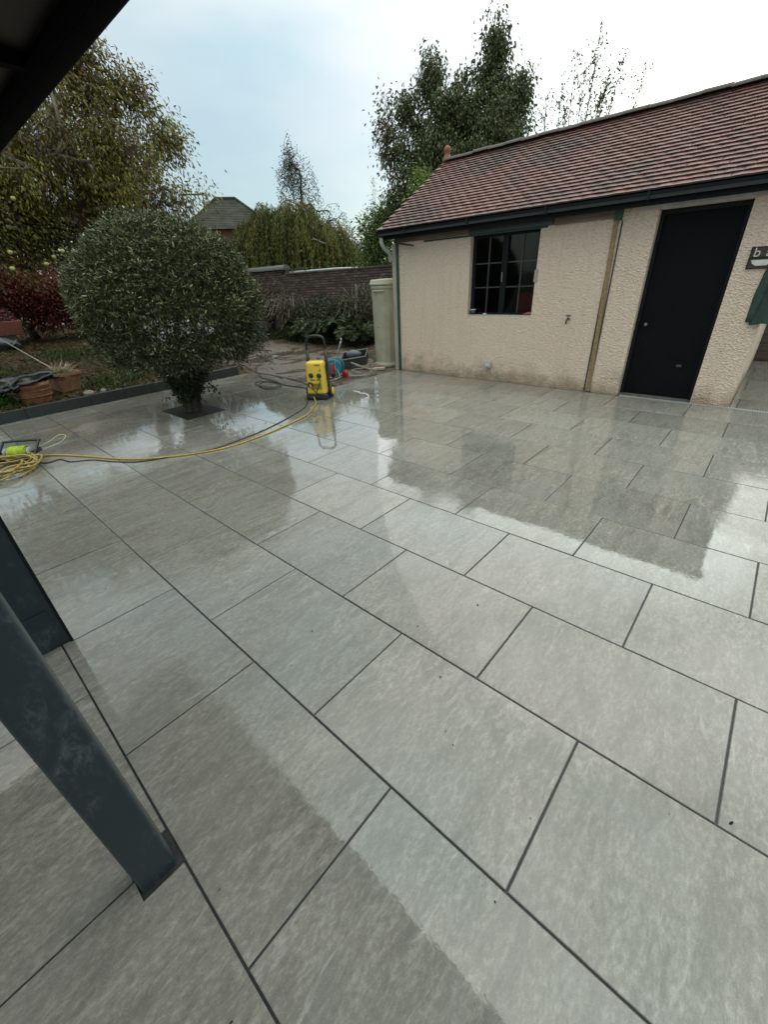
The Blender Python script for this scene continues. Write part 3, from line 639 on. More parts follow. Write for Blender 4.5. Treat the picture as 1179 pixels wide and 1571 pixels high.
for side in (0, 1):
    for r_ in range(nrow + 1):
        s_ = r_ * GA; xo = RX0 + (TW / 2 if r_ % 2 else 0); nn = int((RX1 - xo) / TW) + 1
        for i in range(nn):
            xx = xo + TW * (i + .5)
            if xx > RX1 - TW * .3: continue
            yy = EY + s_ * math.cos(slope); zz_ = EZ + s_ * math.sin(slope) + .004
            if side: yy = 2 * RY - yy
            mat = Matrix.Translation((xx + random.gauss(0, .0015), yy, zz_)) @ Matrix.Rotation(math.pi if side else 0, 4, 'Z') @ Matrix.Rotation(slope - R(10.0) + R(random.gauss(0, .45)), 4, 'X') @ Matrix.Rotation(R(random.gauss(0, .5)), 4, 'Y') @ Matrix.Rotation(R(random.gauss(0, .5)), 4, 'Z')
            dist = (mat.translation - co.matrix_world.translation).length
            u = xx < -0.05 + (yy - EY) * -.3
            cand.append((side, not u, dist, mat, random.randrange(3)))
cand.sort(key=lambda c: c[:3])
for k_, (side, u, dist, mat, q) in enumerate(cand):
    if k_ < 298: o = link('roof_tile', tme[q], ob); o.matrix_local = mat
    else: rest.add([mat @ Vector(v) for v in tm[q].v], tm[q].f, random.uniform(.001, 1))
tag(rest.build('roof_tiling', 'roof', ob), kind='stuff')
prof = [(0.13 * math.cos(a), 0.06 * math.sin(a)) for a in np.linspace(0, math.pi, 9)] + [(0.115 * math.cos(a), 0.045 * math.sin(a)) for a in np.linspace(math.pi, 0, 9)]
rme = MB().prism(prof, 0, 0.31, Matrix(((0, 0, 1, 0), (1, 0, 0, 0), (0, 1, 0, 0), (0, 0, 0, 1)))).mesh('ridge_tile', 'ridge')
for i in range(19):
    o = link('ridge_tile', rme, ob, (RX0 + .06 + i * .312, RY + random.gauss(0, .004), RZ - .005 + random.gauss(0, .004)), (0, R(random.gauss(0, .5)), R(random.gauss(0, .5))))
MB().lathe([(.075, -.06), (.085, 0), (.06, .04), (.045, .08), (.06, .11), (.066, .14), (.05, .18), (.015, .20)], 14, flute=lambda k, z: .04 * math.sin(k * 1.7)).build('finial', 'finial', ob, True, (RX0 + .06, RY, RZ + .03))
vb = MB()
for xx in (RX0 - .012, RX1 + .002): vb.prism([(EY + .02, EZ - .09), (RY, RZ - .11), (RY, RZ - .02), (EY + .02, EZ - .004)], xx, xx + .012, Matrix(((0, 0, 1, 0), (1, 0, 0, 0), (0, 1, 0, 0), (0, 0, 0, 1))))
vb.build('verge_board', 'fascia', ob)

# things on the outbuilding
cup = thing('plant_pot', 'small dark pot with pale rim standing on the window sill', 'pot', (-3.60, WY + .045, z0 + .02))
MB().lathe([(.035, 0), (.045, .07), (.042, .07), (.034, .01)], 16).build('pot_body', 'darkgrey', cup, True); MB().lathe([(.046, .068), (.05, .072), (.05, .082), (.04, .082)], 16).build('rim', 'white', cup, True)
tag(blob('pebble', (.035, .025, .014), 'white', .15, loc=(-3.38, WY + .05, z0 + .031), seed=3, sub=2), 'small white pebble lying on the window sill', 'pebble')
tag(blob('leaf_scrap', (.07, .04, .02), 'finial', .5, 3, loc=(-2.63, WY + .05, z0 + .036), seed=8, sub=2), 'rust coloured scrap of debris at the right end of the sill', 'debris')
sg = thing('wall_sign', 'small brown metal sign with pale letters and a white bathtub shape', 'sign', (0.035, WY - .012, 1.632))
MB().chbox(-.135, .135, -.105, .105, 0, .012, .002).build('plate', 'sign', sg, False, (0, .011, 0), (R(90), 0, 0))
fr = MB(); fr.box(-.135, .135, -.006, -.001, .098, .105); fr.box(-.135, .135, -.006, -.001, -.105, -.098); fr.box(-.135, -.128, -.006, -.001, -.098, .098); fr.box(.128, .135, -.006, -.001, -.098, .098); fr.box(-.128, .128, -.005, -.001, -.003, .006); fr.build('border', 'blackpaint', sg)
for ch, xx in (('b', -.075), ('a', .03)):
    cu = bpy.data.curves.new('letter', 'FONT'); cu.body = ch; cu.size = .125; cu.extrude = .002; cu.align_x = 'CENTER'; cu.materials.append(M['letter'])
    tmp = bpy.data.objects.new('letter_curve', cu); COL.objects.link(tmp); bpy.context.view_layer.update(); me_ = bpy.data.meshes.new_from_object(tmp.evaluated_get(bpy.context.evaluated_depsgraph_get())); bpy.data.objects.remove(tmp); me_.materials.clear(); me_.materials.append(M['letter'])
    lo = link('letter', me_, sg); lo.location = (xx, -.005, .012); lo.rotation_euler = (R(90), 0, 0)
MB().prism([(-.105, -.02), (.075, -.02), (.068, -.045), (.04, -.075), (-.06, -.075), (-.095, -.05)], .001, .006, Matrix(((1, 0, 0, 0), (0, 0, -1, 0), (0, 1, 0, 0), (0, 0, 0, 1)))).build('tub_emblem', 'letter', sg)
jk = thing('jacket', 'dark green jacket hanging at the corner of the outbuilding', 'jacket', (0.33, 6.66, 0.97), R(90))
def jacket_mesh():
    m = MB(); rows = []; n = 20
    for k, (zz_, w, d) in enumerate([(0, .20, .075), (.10, .195, .07), (.25, .18, .065), (.40, .17, .06), (.55, .165, .055), (.66, .15, .05), (.72, .07, .035)]):
        for i in range(n):
            a = 2 * math.pi * i / n; f = 1 + .14 * math.sin(5 * a + k * .4) * (1 - zz_)
            m.v.append((.075 + d * f * math.cos(a), w * f * math.sin(a), zz_ + .012 * math.sin(3 * a) * (k == 0))); m.r.append(0)
    for k in range(6):
        for i in range(n): m.f.append((k * n + i, k * n + (i + 1) % n, (k + 1) * n + (i + 1) % n, (k + 1) * n + i))
    m.f.append(tuple(range(6 * n, 7 * n))); return m
jacket_mesh().build('body', 'coat', jk, True)
for s_ in (-1, 1): MB().tube([(.08, s_ * .12, .66), (.10, s_ * .19, .52), (.11, s_ * .215, .3), (.12, s_ * .22, .1), (.12, s_ * .22, .02)], [.05, .062, .058, .055, .056], 12).build('sleeve', 'coat', jk, True)
MB().tube([(.10, .15, .80), (.08, .1, .80), (.07, 0, .78), (.07, 0, .72)], .008, 6).build('hook', 'darkgrey', jk)
fn = thing('timber_fence', 'dark brown timber fence closing the passage beside the outbuilding', 'fence', (-0.05, 10.42, 0))
for i in range(16): MB().chbox(-1.32, 1.32, -.072, .072, 0, .018, .003).build('fence_board', 'greywood', fn, False, (1.32, 0, .08 + i * .137), (R(94), 0, 0))
MB().chbox(0, 2.64, .022, .05, -.07, .09, .003).build('gravel_board', 'greywood', fn)
for xx in (.05, 1.32, 2.58): MB().box(xx - .04, xx + .04, .052, .13, -.06, 2.2).build('fence_post', 'greywood', fn)

# ------------------------------------------------------------------ veranda at the camera
vr = thing('veranda', 'dark veranda roof edge with anthracite steel posts at the near corner', 'veranda', (0, 0, 0))
VE, VZ = 0.84, 2.33
MB().prism([(-2.2, 2.62), (VE - .02, 2.40), (VE - .02, 2.46), (-2.2, 2.68)], -3.9, 0.75, Matrix(((0, 0, 1, 0), (1, 0, 0, 0), (0, 1, 0, 0), (0, 0, 0, 1)))).build('roof_panel', 'soffit', vr)
MB().box(-3.9, 0.75, VE - .055, VE - .021, VZ + .0, 2.46).build('fascia_board', 'soot', vr)
g2 = MB().prism(gp, -3.92, 0.77, Matrix(((0, 0, 1, 0), (1, 0, 0, VE + .035 - .055), (0, 1, 0, VZ + .040), (0, 0, 0, 1)))); smooth_by_angle(g2.build('gutter', 'soot', vr), 50)
for i in range(8): MB().box(-3.8 + i * .6, -3.75 + i * .6, -2.1, VE - .06, 2.36, 2.405).build('rafter', 'soot', vr)
for xx in (-3.75, .6): MB().box(xx - .05, xx + .05, -2.1, -2.0, -.05, 2.62).build('post', 'post', vr)
MB().box(-3.8, 0.7, -.12, -.02, 2.20, 2.355).build('beam', 'post', vr)
def rrect(w, d, r, n=5):
    o = []
    for cx, cy, a0 in ((w / 2 - r, d / 2 - r, 0), (-w / 2 + r, d / 2 - r, 90), (-w / 2 + r, -d / 2 + r, 180), (w / 2 - r, -d / 2 + r, 270)):
        for k in range(n + 1): a = R(a0 + 90 * k / n); o.append((cx + r * math.cos(a), cy + r * math.sin(a)))
    return o
p1 = MB().prism(rrect(.11, .108, .013), -.05, 2.2).build('post', 'post', vr, False, (-.63, -.071, 0)); smooth_by_angle(p1, 60)
p2 = MB().prism(rrect(.10, .28, .006), -.05, 2.2).build('post', 'post', vr, False, (-2.052, -.085, 0)); smooth_by_angle(p2, 60)
MB().box(-.052, .054, .127, .141, -.04, 2.19).build('trim', 'fascia', p2); MB().box(.0505, .056, -.14, .10, .02, .24).build('kick_plate', 'post', p2)

# ------------------------------------------------------------------ clipped shrub in the patio
sh = thing('clipped_shrub', 'big domed evergreen shrub with silvery narrow leaves growing through the paving', 'shrub', (-6.1, 2.76, 0))
def shrub():
    n = 9500; d = unit(rng.normal(0, 1, (n, 3))); d = d[d[:, 2] > -0.72]; n = len(d)
    c = np.array([-0.02, 0.11, 1.50]); rad = np.array([1.22, 1.22, 1.0])
    lump = 1 + 0.03 * np.sin(5 * d[:, 0] + 1) * np.sin(4 * d[:, 1] + 2) + 0.025 * np.sin(9 * d[:, 2] + 3 * d[:, 0])
    shell = 1 - np.abs(rng.normal(0, 0.075, n)); shell[rng.random(n) < .04] += .035
    t = c + d * rad * (lump * shell)[:, None]
    low = d[:, 2] < -0.3
    t[low] += np.stack([0 * d[low, 0], 0 * d[low, 0], -np.abs(rng.normal(0, .10, low.sum()))], 1)
    # drooping skirt to the right-rear
    per = 13; N = n * per; tip = np.repeat(t, per, 0); o = np.repeat(d, per, 0)
    shoot = unit(o * 0.8 + rng.normal(0, .35, (N, 3)) * 0 + np.repeat(rng.normal(0, .35, (n, 3)), per, 0) + np.array([0, 0, .25]))
    ax = unit(shoot * .8 + rng.normal(0, .55, (N, 3)))
    pos = tip - shoot * rng.uniform(0, .12, (N, 1)) + rng.normal(0, .012, (N, 3))
    sz = rng.uniform(.04, .078, N)
    col = pick([(.028, .040, .012), (.050, .066, .018), (.105, .12, .045), (.34, .34, .20), (.05, .042, .022)], N, [.32, .27, .20, .14, .07])
    # skirt: dark leaves below and suckers at the foot
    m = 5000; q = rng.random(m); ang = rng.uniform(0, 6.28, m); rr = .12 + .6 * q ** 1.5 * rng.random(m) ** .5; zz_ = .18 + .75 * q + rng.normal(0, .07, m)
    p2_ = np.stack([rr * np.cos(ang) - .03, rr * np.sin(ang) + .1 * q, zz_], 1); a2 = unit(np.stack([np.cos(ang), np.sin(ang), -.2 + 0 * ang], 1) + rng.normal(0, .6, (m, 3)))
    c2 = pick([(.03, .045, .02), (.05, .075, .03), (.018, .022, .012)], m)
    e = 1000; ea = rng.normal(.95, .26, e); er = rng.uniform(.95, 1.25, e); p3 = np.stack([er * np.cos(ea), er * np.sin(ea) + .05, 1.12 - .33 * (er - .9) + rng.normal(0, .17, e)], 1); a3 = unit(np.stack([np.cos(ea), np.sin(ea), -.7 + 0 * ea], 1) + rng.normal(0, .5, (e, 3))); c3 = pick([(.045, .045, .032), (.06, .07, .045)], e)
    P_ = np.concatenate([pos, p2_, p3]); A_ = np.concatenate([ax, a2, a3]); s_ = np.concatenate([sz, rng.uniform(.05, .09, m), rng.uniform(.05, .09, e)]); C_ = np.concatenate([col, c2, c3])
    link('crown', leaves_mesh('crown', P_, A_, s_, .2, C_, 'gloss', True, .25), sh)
    pts = c + unit(rng.normal(0, 1, (150, 3))) * rad * rng.uniform(.6, .88, (150, 1))
    B, par, rad_ = skeleton(np.array([0, 0, -.03]), np.array([.0, .08, .75]), pts, .22, .02, .008, 2.1); branches('trunk', B, par, rad_ , 'bark', sh, 6, 1.3)
    bb_ = MB()
    for k in range(7):
        a = k * .9; bb_.tube(spline([(.10 * math.cos(a), .10 * math.sin(a), -.03), (.09 * math.cos(a + .2), .09 * math.sin(a + .2), .2), (.16 * math.cos(a + .5), .16 * math.sin(a + .5), .6)], 4), [.05, .05, .048, .045, .042, .04, .036, .03, .025], 7)
    bb_.build('stem', 'bark', sh, True)
    k = 160; an = rng.choice([-1.1, .6, -.5, 1.6], k) + rng.normal(0, .18, k); rr = rng.uniform(.1, .5, k); p = np.stack([rr * np.cos(an), rr * np.sin(an), .05 + .28 * np.sin(rr * 5) + rng.normal(0, .03, k)], 1)
    link('sucker', leaves_mesh('sucker', p, rng.normal(0, 1, (k, 3)), rng.uniform(.04, .07, k), .55, pick([(.03, .05, .02)], k), 'gloss', True), sh)['kind'] = 'stuff'
shrub()

# ------------------------------------------------------------------ trees and plants
G = lambda x, y: float(gh(x, y))
tree('cherry_tree', 'large olive and bronze leaved tree with drooping leaves behind the domed shrub', 'tree', (-10.6, 3.9, G(-10.6, 3.9)), (-10.5, 3.6, 3.2),
     [((-10.5, 2.9, 4.0), (1.7, 1.9, 1.6), 3), ((-10.0, 4.1, 3.7), (1.0, 1.0, 1.2), 1.6), ((-10.9, 2.0, 3.1), (1.4, 1.7, .95), 1.4), ((-9.6, 5.1, 3.2), (.3, .4, .2), .12), ((-9.3, 5.55, 3.3), (.15, .3, .1), .04),
      ((-9.9, 4.15, 5.1), (.28, .3, .5), .25), ((-9.75, 4.75, 4.75), (.25, .3, .35), .2), ((-9.55, 5.1, 4.15), (.25, .3, .3), .2), ((-10.1, 3.7, 5.5), (.3, .3, .4), .2)],
     680, 92, .15, .076, .36, [(.19, .18, .025), (.13, .145, .022), (.21, .155, .03), (.12, .07, .026), (.29, .25, .045)], [.34, .26, .18, .10, .12], droop=.95, detail=True, r0=.010, outw=.3, bark='mossbark', clumpcol=([(.09, .05, .03), (.065, .042, .03)], None, .2))
ap = tree('apple_tree', 'yellowing apple tree with a few pale apples at the left edge', 'tree', (-9.9, .6, G(-9.9, .6)), (-9.9, .9, 1.7),
     [((-9.9, 1.2, 3.0), (1.0, 1.5, 1.0), 2), ((-10.2, 2.6, 2.7), (.7, 1.0, .7), 1), ((-9.6, .2, 3.0), (1, 1, 1.2), 1)],
     330, 80, .17, .058, .6, [(.13, .12, .022), (.085, .09, .02), (.19, .16, .035), (.055, .06, .018)], droop=.3, detail=True, outw=.4)
for k in range(16): MB().lathe([(.006, -.032), (.03, -.02), (.037, .002), (.028, .026), (.007, .024)], 12).build('apple', 'apple', ap, True, (float(rng.uniform(-.1, 1.1)), float(rng.uniform(-.2, 2.2)), float(rng.uniform(1.7, 2.8))))
tree('japanese_maple', 'deep red maple with low spreading foliage at the left edge', 'tree', (-13.9, 2.6, G(-13.9, 2.6)), (-13.9, 2.5, 1.4),
     [((-13.7, 2.3, 1.95), (.7, 1.4, .5), 2), ((-13.5, 3.3, 1.5), (.5, .6, .5), .9), ((-13.6, 2.9, 1.25), (.5, .7, .35), .5)], 260, 90, .12, .06, .55, [(.15, .014, .010), (.085, .010, .008), (.22, .028, .014), (.12, .045, .015)], droop=.35, detail=False, outw=.6)
tree('beech_bush', 'brown leaved bush between the red maple and the domed shrub', 'bush', (-13.4, 4.1, G(-13.4, 4.1)), (-13.4, 4.1, 1.1), [((-13.4, 4.0, 1.4), (.7, .9, .75))], 110, 70, .12, .055, .55, [(.10, .055, .02), (.075, .035, .018), (.06, .05, .02)], droop=.4, outw=.6)

def willow():
    b = (-15.3, 12.9, -.02); t = thing('weeping_willow', 'weeping willow with hanging yellow green strands beyond the garden wall', 'tree', b)
    envs = [((-.2, -.1, 3.7), (1.2, 1.1, .95), 2.4), ((-.85, -.95, 3.95), (.65, .6, .6), 1.1), ((-1.5, -1.4, 3.55), (.7, .4, .55), 1.0), ((.8, .6, 3.1), (1.0, .9, .85), 1.4), ((1.5, 1.1, 2.5), (.8, .8, .6), 1.0), ((-1.15, -1.15, 3.2), (.85, .75, .75), 1.8), ((-1.9, -1.5, 2.75), (.7, .45, .6), 1.0)]
    pts = crown_points(envs, 110); A, par, rad = skeleton(np.zeros(3), np.array([.4, -.6, 2.2]), pts, .4, r0=.012); branches('trunk', A, par, rad, 'palebark', t)
    n = 3400; st = crown_points(envs, n); L = rng.uniform(.6, 1.9, n); per = 62; tt = rng.random((n, per)); dirx = rng.normal(0, .20, (n, 2)); dirx += (st[:, :2] - np.array([.2, .0])) * .11
    zf = st[:, 2:3] - tt * L[:, None]; fall = tt * L[:, None]
    P_ = np.stack([st[:, 0:1] + dirx[:, 0:1] * np.sqrt(fall) * 1.3, st[:, 1:2] + dirx[:, 1:2] * np.sqrt(fall) * 1.3, zf], -1).reshape(-1, 3) + rng.normal(0, .025, (n * per, 3))
    N = len(P_); ax = np.array([0, 0, -1.0]) + rng.normal(0, .35, (N, 3))
    sc = np.repeat(pick([(.165, .165, .036), (.12, .13, .03), (.21, .19, .05), (.08, .085, .026)], n, None, .2), per, 0)
    keep = (P_[:, 2] > .9) & (P_[:, 1] > -1.95)
    link('crown', leaves_mesh('crown', P_[keep], ax[keep], rng.uniform(.09, .16, N)[keep], .24, np.clip(sc * (1 + rng.normal(0, .15, (N, 1))), .004, .9)[keep], 'leaf', False), t)
    MB().tube(spline([(-.7, -.9, 3.6), (-.2, -.7, 4.35), (.15, -.4, 4.45), (.55, -.2, 4.1), (.7, -.2, 3.6)], 5), [.03] * 6 + [.022] * 15, 6).build('bare_limb', 'palebark', t, True)
willow()
def birch():
    b = (-21.2, 18.2, 0); t = thing('birch_tree', 'tall airy dark birch leaning left behind the willow', 'tree', b)
    pts = crown_points([((-.1, -.2, 5.9), (1.2, 1.2, 2.6), 2), ((1.1, .9, 4.2), (1.1, 1.2, 1.3), 2.2), ((-.35, -.35, 7.5), (.5, .5, 1.0), .5), ((.6, .5, 3.2), (1.5, 1.6, 1), 1.2)], 330)
    A, par, rad = skeleton(np.zeros(3), np.array([-.1, -.1, 6.9]), pts, .4, r0=.008); branches('trunk', A, par, rad, 'bark', t)
    per = 40; N = len(pts) * per; c = np.repeat(pts, per, 0); f = rng.random((N, 1)); sway = np.repeat(rng.normal(0, .25, (len(pts), 2)), per, 0)
    pos = c + np.concatenate([sway * f + rng.normal(0, .1, (N, 2)), -f * .95 + rng.normal(0, .08, (N, 1))], 1)
    link('crown', leaves_mesh('crown', pos, rng.normal(0, .5, (N, 3)) + [0, 0, -1], rng.uniform(.06, .10, N), .55, pick([(.06, .065, .035), (.06, .06, .035), (.035, .038, .026)], N), 'leaf', False), t)
birch()
tree('sycamore_tree', 'tall dark green tree with reddening left side rising behind the tiled roof', 'tree', (-8.3, 14.2, 0), (-8.2, 13.6, 4.0),
     [((-8.75, 13.1, 4.7), (1.2, 1.2, 1.5), 3), ((-7.35, 14.0, 4.8), (1.0, 1.0, 1.5), 2.6), ((-8.0, 13.6, 4.3), (1.2, 1.0, 1.2), 2.0), ((-8.2, 13.4, 5.5), (.8, .7, .6), .9), ((-7.5, 13.95, 6.7), (.26, .26, .95), .5), ((-7.75, 13.8, 6.2), (.25, .25, .6), .3), ((-9.0, 13.0, 6.35), (.3, .3, .75), .4), ((-9.5, 12.6, 5.9), (.3, .3, .5), .25), ((-6.95, 14.3, 5.9), (.3, .3, .5), .3), ((-8.3, 13.4, 6.1), (.25, .25, .45), .2), ((-9.5, 12.5, 3.7), (.6, .6, .7), .7)],
     640, 84, .14, .094, .5, [(.075, .10, .035), (.10, .125, .04), (.055, .075, .028), (.13, .12, .05)], [.4, .28, .2, .12], droop=1.15, detail=True, r0=.010, outw=.3)
rd = crown_points([((-10.0, 12.25, 5.3), (.4, .4, .85)), ((-9.9, 12.3, 4.6), (.35, .35, .7))], 30) - np.array([-8.3, 14.2, 0])
sy = bpy.data.objects['sycamore_tree']; A, par, rad = skeleton(np.array([0, -.6, 4.0]), np.array([-1.2, -1.6, 4.8]), rd, .35, r0=.008); branches('limb', A, par, rad, 'bark', sy)
pos, ax = leaf_cloud(rd, 70, .16, 1.1, rd.mean(0), .3); N = len(pos)
link('red_foliage', leaves_mesh('red_foliage', pos, ax, .094 * rng.uniform(.65, 1.25, N), .5, pick([(.12, .05, .03), (.10, .075, .035), (.075, .09, .035), (.085, .10, .035)], N), 'leaf', True), sy)
def thin():
    b = (-5.3, 15.0, 0); t = thing('sparse_tree', 'thin sparse tree with upright shoots showing over the roof ridge', 'tree', b); mb = MB(); P_ = []; C = []
    for (sx, sz) in [(-1.25, 5.9), (-.95, 6.1), (-.45, 6.6), (-.25, 6.3), (.0, 6.75), (.3, 6.3), (.55, 5.9), (.85, 6.0), (1.15, 6.0), (-.7, 5.5), (.7, 5.3)]:
        sy = rng.normal(0, .4); pts = spline([(sx * .1, sy * .1, 1.0), (sx * .55, sy * .6, 3.4), (sx * .9, sy, 5.0), (sx + .05, sy, sz)], 6); mb.tube(pts, [max(.005, .035 * (1 - i / len(pts))) for i in range(len(pts))], 5)
        for i in range(16):
            q0 = pts[int(rng.uniform(.4, .97) * len(pts))]; q1 = q0 + rng.normal(0, .10, 3) + [0, 0, .22]; mb.tube([q0, (q0 + q1) / 2 + rng.normal(0, .015, 3), q1], [.006, .005, .003], 4)
            P_ += [q0 + (q1 - q0) * rng.random() + rng.normal(0, .02, 3) for _ in range(5)]
        for i in range(150):
            f = rng.uniform(.45, 1.0); p = np.array(pts[min(int(f * (len(pts) - 1)), len(pts) - 1)]); P_.append(p + rng.normal(0, .13, 3))
    mb.tube([(0, 0, -.1), (0, 0, 1.2)], [.09, .06], 7); mb.build('trunk', 'bark', t, True); P_ = np.array(P_); N = len(P_)
    link('crown', leaves_mesh('crown', P_, rng.normal(0, .6, (N, 3)) + [0, 0, -.4], rng.uniform(.055, .10, N), .45, pick([(.10, .11, .07), (.13, .13, .09)], N), 'leaf', False), t)
thin()
tree('elder_tree', 'bright green leafy tree between the garden wall and the outbuilding', 'tree', (-10.9, 12.8, 0), (-10.9, 12.7, 2.0), [((-10.9, 12.6, 2.7), (.75, .75, 1.05), 2), ((-10.6, 12.9, 3.3), (.45, .45, .5), .6), ((-10.9, 12.4, 1.7), (1.0, 1.0, .7), 1)], 190, 50, .14, .11, .45, [(.11, .17, .035), (.075, .13, .028), (.15, .20, .05), (.05, .085, .022)], droop=.5, outw=.5)
tree('lime_sapling', 'slim lime green sapling rising behind the end of the tiled roof', 'tree', (-7.95, 11.6, 0), (-7.95, 11.4, 2.6), [((-7.95, 11.3, 3.3), (.36, .36, .95), 2), ((-8.1, 11.2, 2.6), (.45, .45, .6), 1)], 90, 42, .11, .10, .5, [(.17, .24, .04), (.12, .19, .035), (.21, .27, .06)], droop=.5, outw=.5)
def feather():
    b = (-15.9, 17.9, 0); t = thing('pampas_tree', 'faint feathery bare treetop in the gap beside the outbuilding roof', 'tree', b); mb = MB(); P_ = []
    for k in range(26):
        a = rng.normal(0, .7); z_ = rng.uniform(3.8, 6.0) - abs(a) * .9; pts = spline([(0, 0, .5), (a * .4, -a * .3, z_ * .55), (a * .8, -a * .6, z_ * .85), (a, -a * .7, z_)], 5); mb.tube(pts, [max(.004, .02 * (1 - i / len(pts))) for i in range(len(pts))], 4)
        for i in range(60): P_.append(np.array(pts[int(rng.uniform(.5, .999) * len(pts))]) + rng.normal(0, .09, 3))
    mb.build('trunk', 'palebark', t); P_ = np.array(P_); N = len(P_); link('crown', leaves_mesh('crown', P_, rng.normal(0, .5, (N, 3)) + [0, 0, .5], rng.uniform(.06, .1, N), .35, pick([(.28, .28, .22), (.20, .22, .15)], N), 'leaf', False), t)
feather()
for (nm, lb, x, y_, rx, ry, rz, cz, cols, nl) in [
    ('hedge', 'dark tall hedge behind the red maple', -16.6, 1.5, 1.0, 4.6, 1.6, 1.9, [(.03, .035, .014), (.05, .045, .016), (.06, .05, .02)], 520),
    ('hedge', 'dark hedge running behind the large bronze tree', -16.9, 8.2, 1.0, 2.6, 1.55, 2.05, [(.05, .055, .018), (.075, .07, .024)], 420)]:
    tree(nm, lb, 'hedge', (x, y_, G(x, y_) - .05), (x, y_, .9), [((x, y_, cz), (rx, ry, rz))], nl, 60, .22, .10, .55, cols, droop=.4, outw=.5, expo=2.6)

# plants against the back wall
def fern(x, y_, r, n, lab):
    z_ = G(x, y_); t = thing('fern', lab, 'fern', (x, y_, z_)); P_ = []; A_ = []; S_ = []; mb = MB()
    for k in range(n):
        a = rng.uniform(0, 6.28); L = r * rng.uniform(.7, 1.15); up = rng.uniform(.6, 1.1); pts = spline([(0, 0, 0), (L * .35 * math.cos(a), L * .35 * math.sin(a), L * .75 * up), (L * .75 * math.cos(a), L * .75 * math.sin(a), L * .85 * up), (L * 1.05 * math.cos(a), L * 1.05 * math.sin(a), L * .55 * up)], 8); mb.tube(pts, .005, 4)
        for i in range(4, len(pts)):
            f = i / len(pts); d = pts[i] - pts[i - 1]; sd_ = unit(np.cross(d, [0, 0, 1.0])[None])[0]
            for sg_ in (-1, 1): P_.append(pts[i]); A_.append(sd_ * sg_ + unit(d[None])[0] * .5); S_.append(r * .30 * math.sin(math.pi * min(.97, f * .9 + .1)) + .03)
    mb.build('stem', 'bark', t); N = len(P_); link('frond', leaves_mesh('frond', np.array(P_), np.array(A_), np.array(S_), .30, pick([(.05, .075, .025), (.035, .055, .02), (.075, .09, .032)], N), 'leaf', False), t)
for i, (x, y_, r, n, lab) in enumerate([(-9.1, 9.0, .75, 26, 'green fern beside the pale green water butt'), (-9.9, 8.9, .7, 24, 'low fern in front of the dark brick wall, above the hose reel'), (-10.6, 9.2, .85, 28, 'large arching fern against the middle of the brick wall'), (-11.3, 9.1, .6, 22, 'fern below the bare pale twigs by the wall'), (-8.4, 8.9, .6, 20, 'small fern tucked behind the pale green water butt')]): fern(x, y_, r, n, lab)
def dry(x, y_, h, lab, cols, lw=.4, nb=26, nl=900, w=.8):
    z_ = G(x, y_); t = thing('bramble', lab, 'shrub', (x, y_, z_)); mb = MB(); P_ = []
    for k in range(nb):
        a = rng.uniform(0, 6.28); q = rng.uniform(.3, 1) * w; hh = h * rng.uniform(.6, 1.05); pts = spline([(0, 0, -.05), (q * .3 * math.cos(a), q * .3 * math.sin(a), hh * .7), (q * .7 * math.cos(a), q * .7 * math.sin(a), hh), (q * math.cos(a), q * math.sin(a), hh * .75)], 6); mb.tube(pts, .006, 4)
        for i in range(nl // nb): P_.append(np.array(pts[int(rng.uniform(.25, .999) * len(pts))]) + rng.normal(0, .09, 3))
    mb.build('stem', 'palebark' if lw < .45 else 'bark', t); P_ = np.array(P_); N = len(P_); link('foliage', leaves_mesh('foliage', P_, rng.normal(0, .6, (N, 3)) + [0, 0, -.3], rng.uniform(.05, .09, N), .5, pick(cols, N), 'leaf', False), t)
dry(-13.4, 9.5, 1.6, 'tall reddish brown bramble under the round coping', [(.11, .07, .05), (.08, .05, .035), (.06, .06, .03)], .5, 50, 5200, 1.0)
dry(-12.0, 9.4, 1.25, 'brown bare twigged bramble right of the round coping', [(.12, .08, .06), (.07, .06, .035)], .3, 60, 2600, 1.0)
dry(-13.8, 8.7, 1.1, 'dark green shrub at the foot of the wall beside the dome', [(.04, .055, .02), (.06, .075, .03)], .5, 40, 4200, .9)
dry(-9.3, 9.7, 1.45, 'loose upright dry stems against the wall near the water butt', [(.10, .09, .04), (.07, .075, .035)], .3, 46, 1800, .7)
dry(-10.2, 9.75, 1.2, 'mixed green bush against the brick wall behind the ferns', [(.045, .06, .025), (.06, .07, .03)], .5, 46, 4200, .9)
dry(-11.4, 9.7, 1.1, 'dark bush against the brick wall behind the arching fern', [(.035, .05, .02), (.05, .055, .03)], .5, 46, 3800, .9)
dry(-8.5, 9.9, 1.5, 'leafy creeper stems behind the top of the water butt', [(.06, .075, .03), (.10, .09, .04)], .4, 30, 1300, .6)
N = 9000; x = rng.uniform(-15.5, -8.3, N); y_ = 9.0 + np.abs(rng.normal(0, .55, N)) - .35 * rng.random(N); p = np.stack([x, y_, gh(x, y_) + rng.uniform(0, .14, N)], 1)
tag(link('ground_cover', leaves_mesh('ground_cover', p, rng.normal(0, .5, (N, 3)) + [0, 0, .6], rng.uniform(.05, .12, N), .4, pick([(.05, .075, .022), (.035, .05, .018), (.08, .07, .03)], N), 'leaf', False)), kind='stuff')

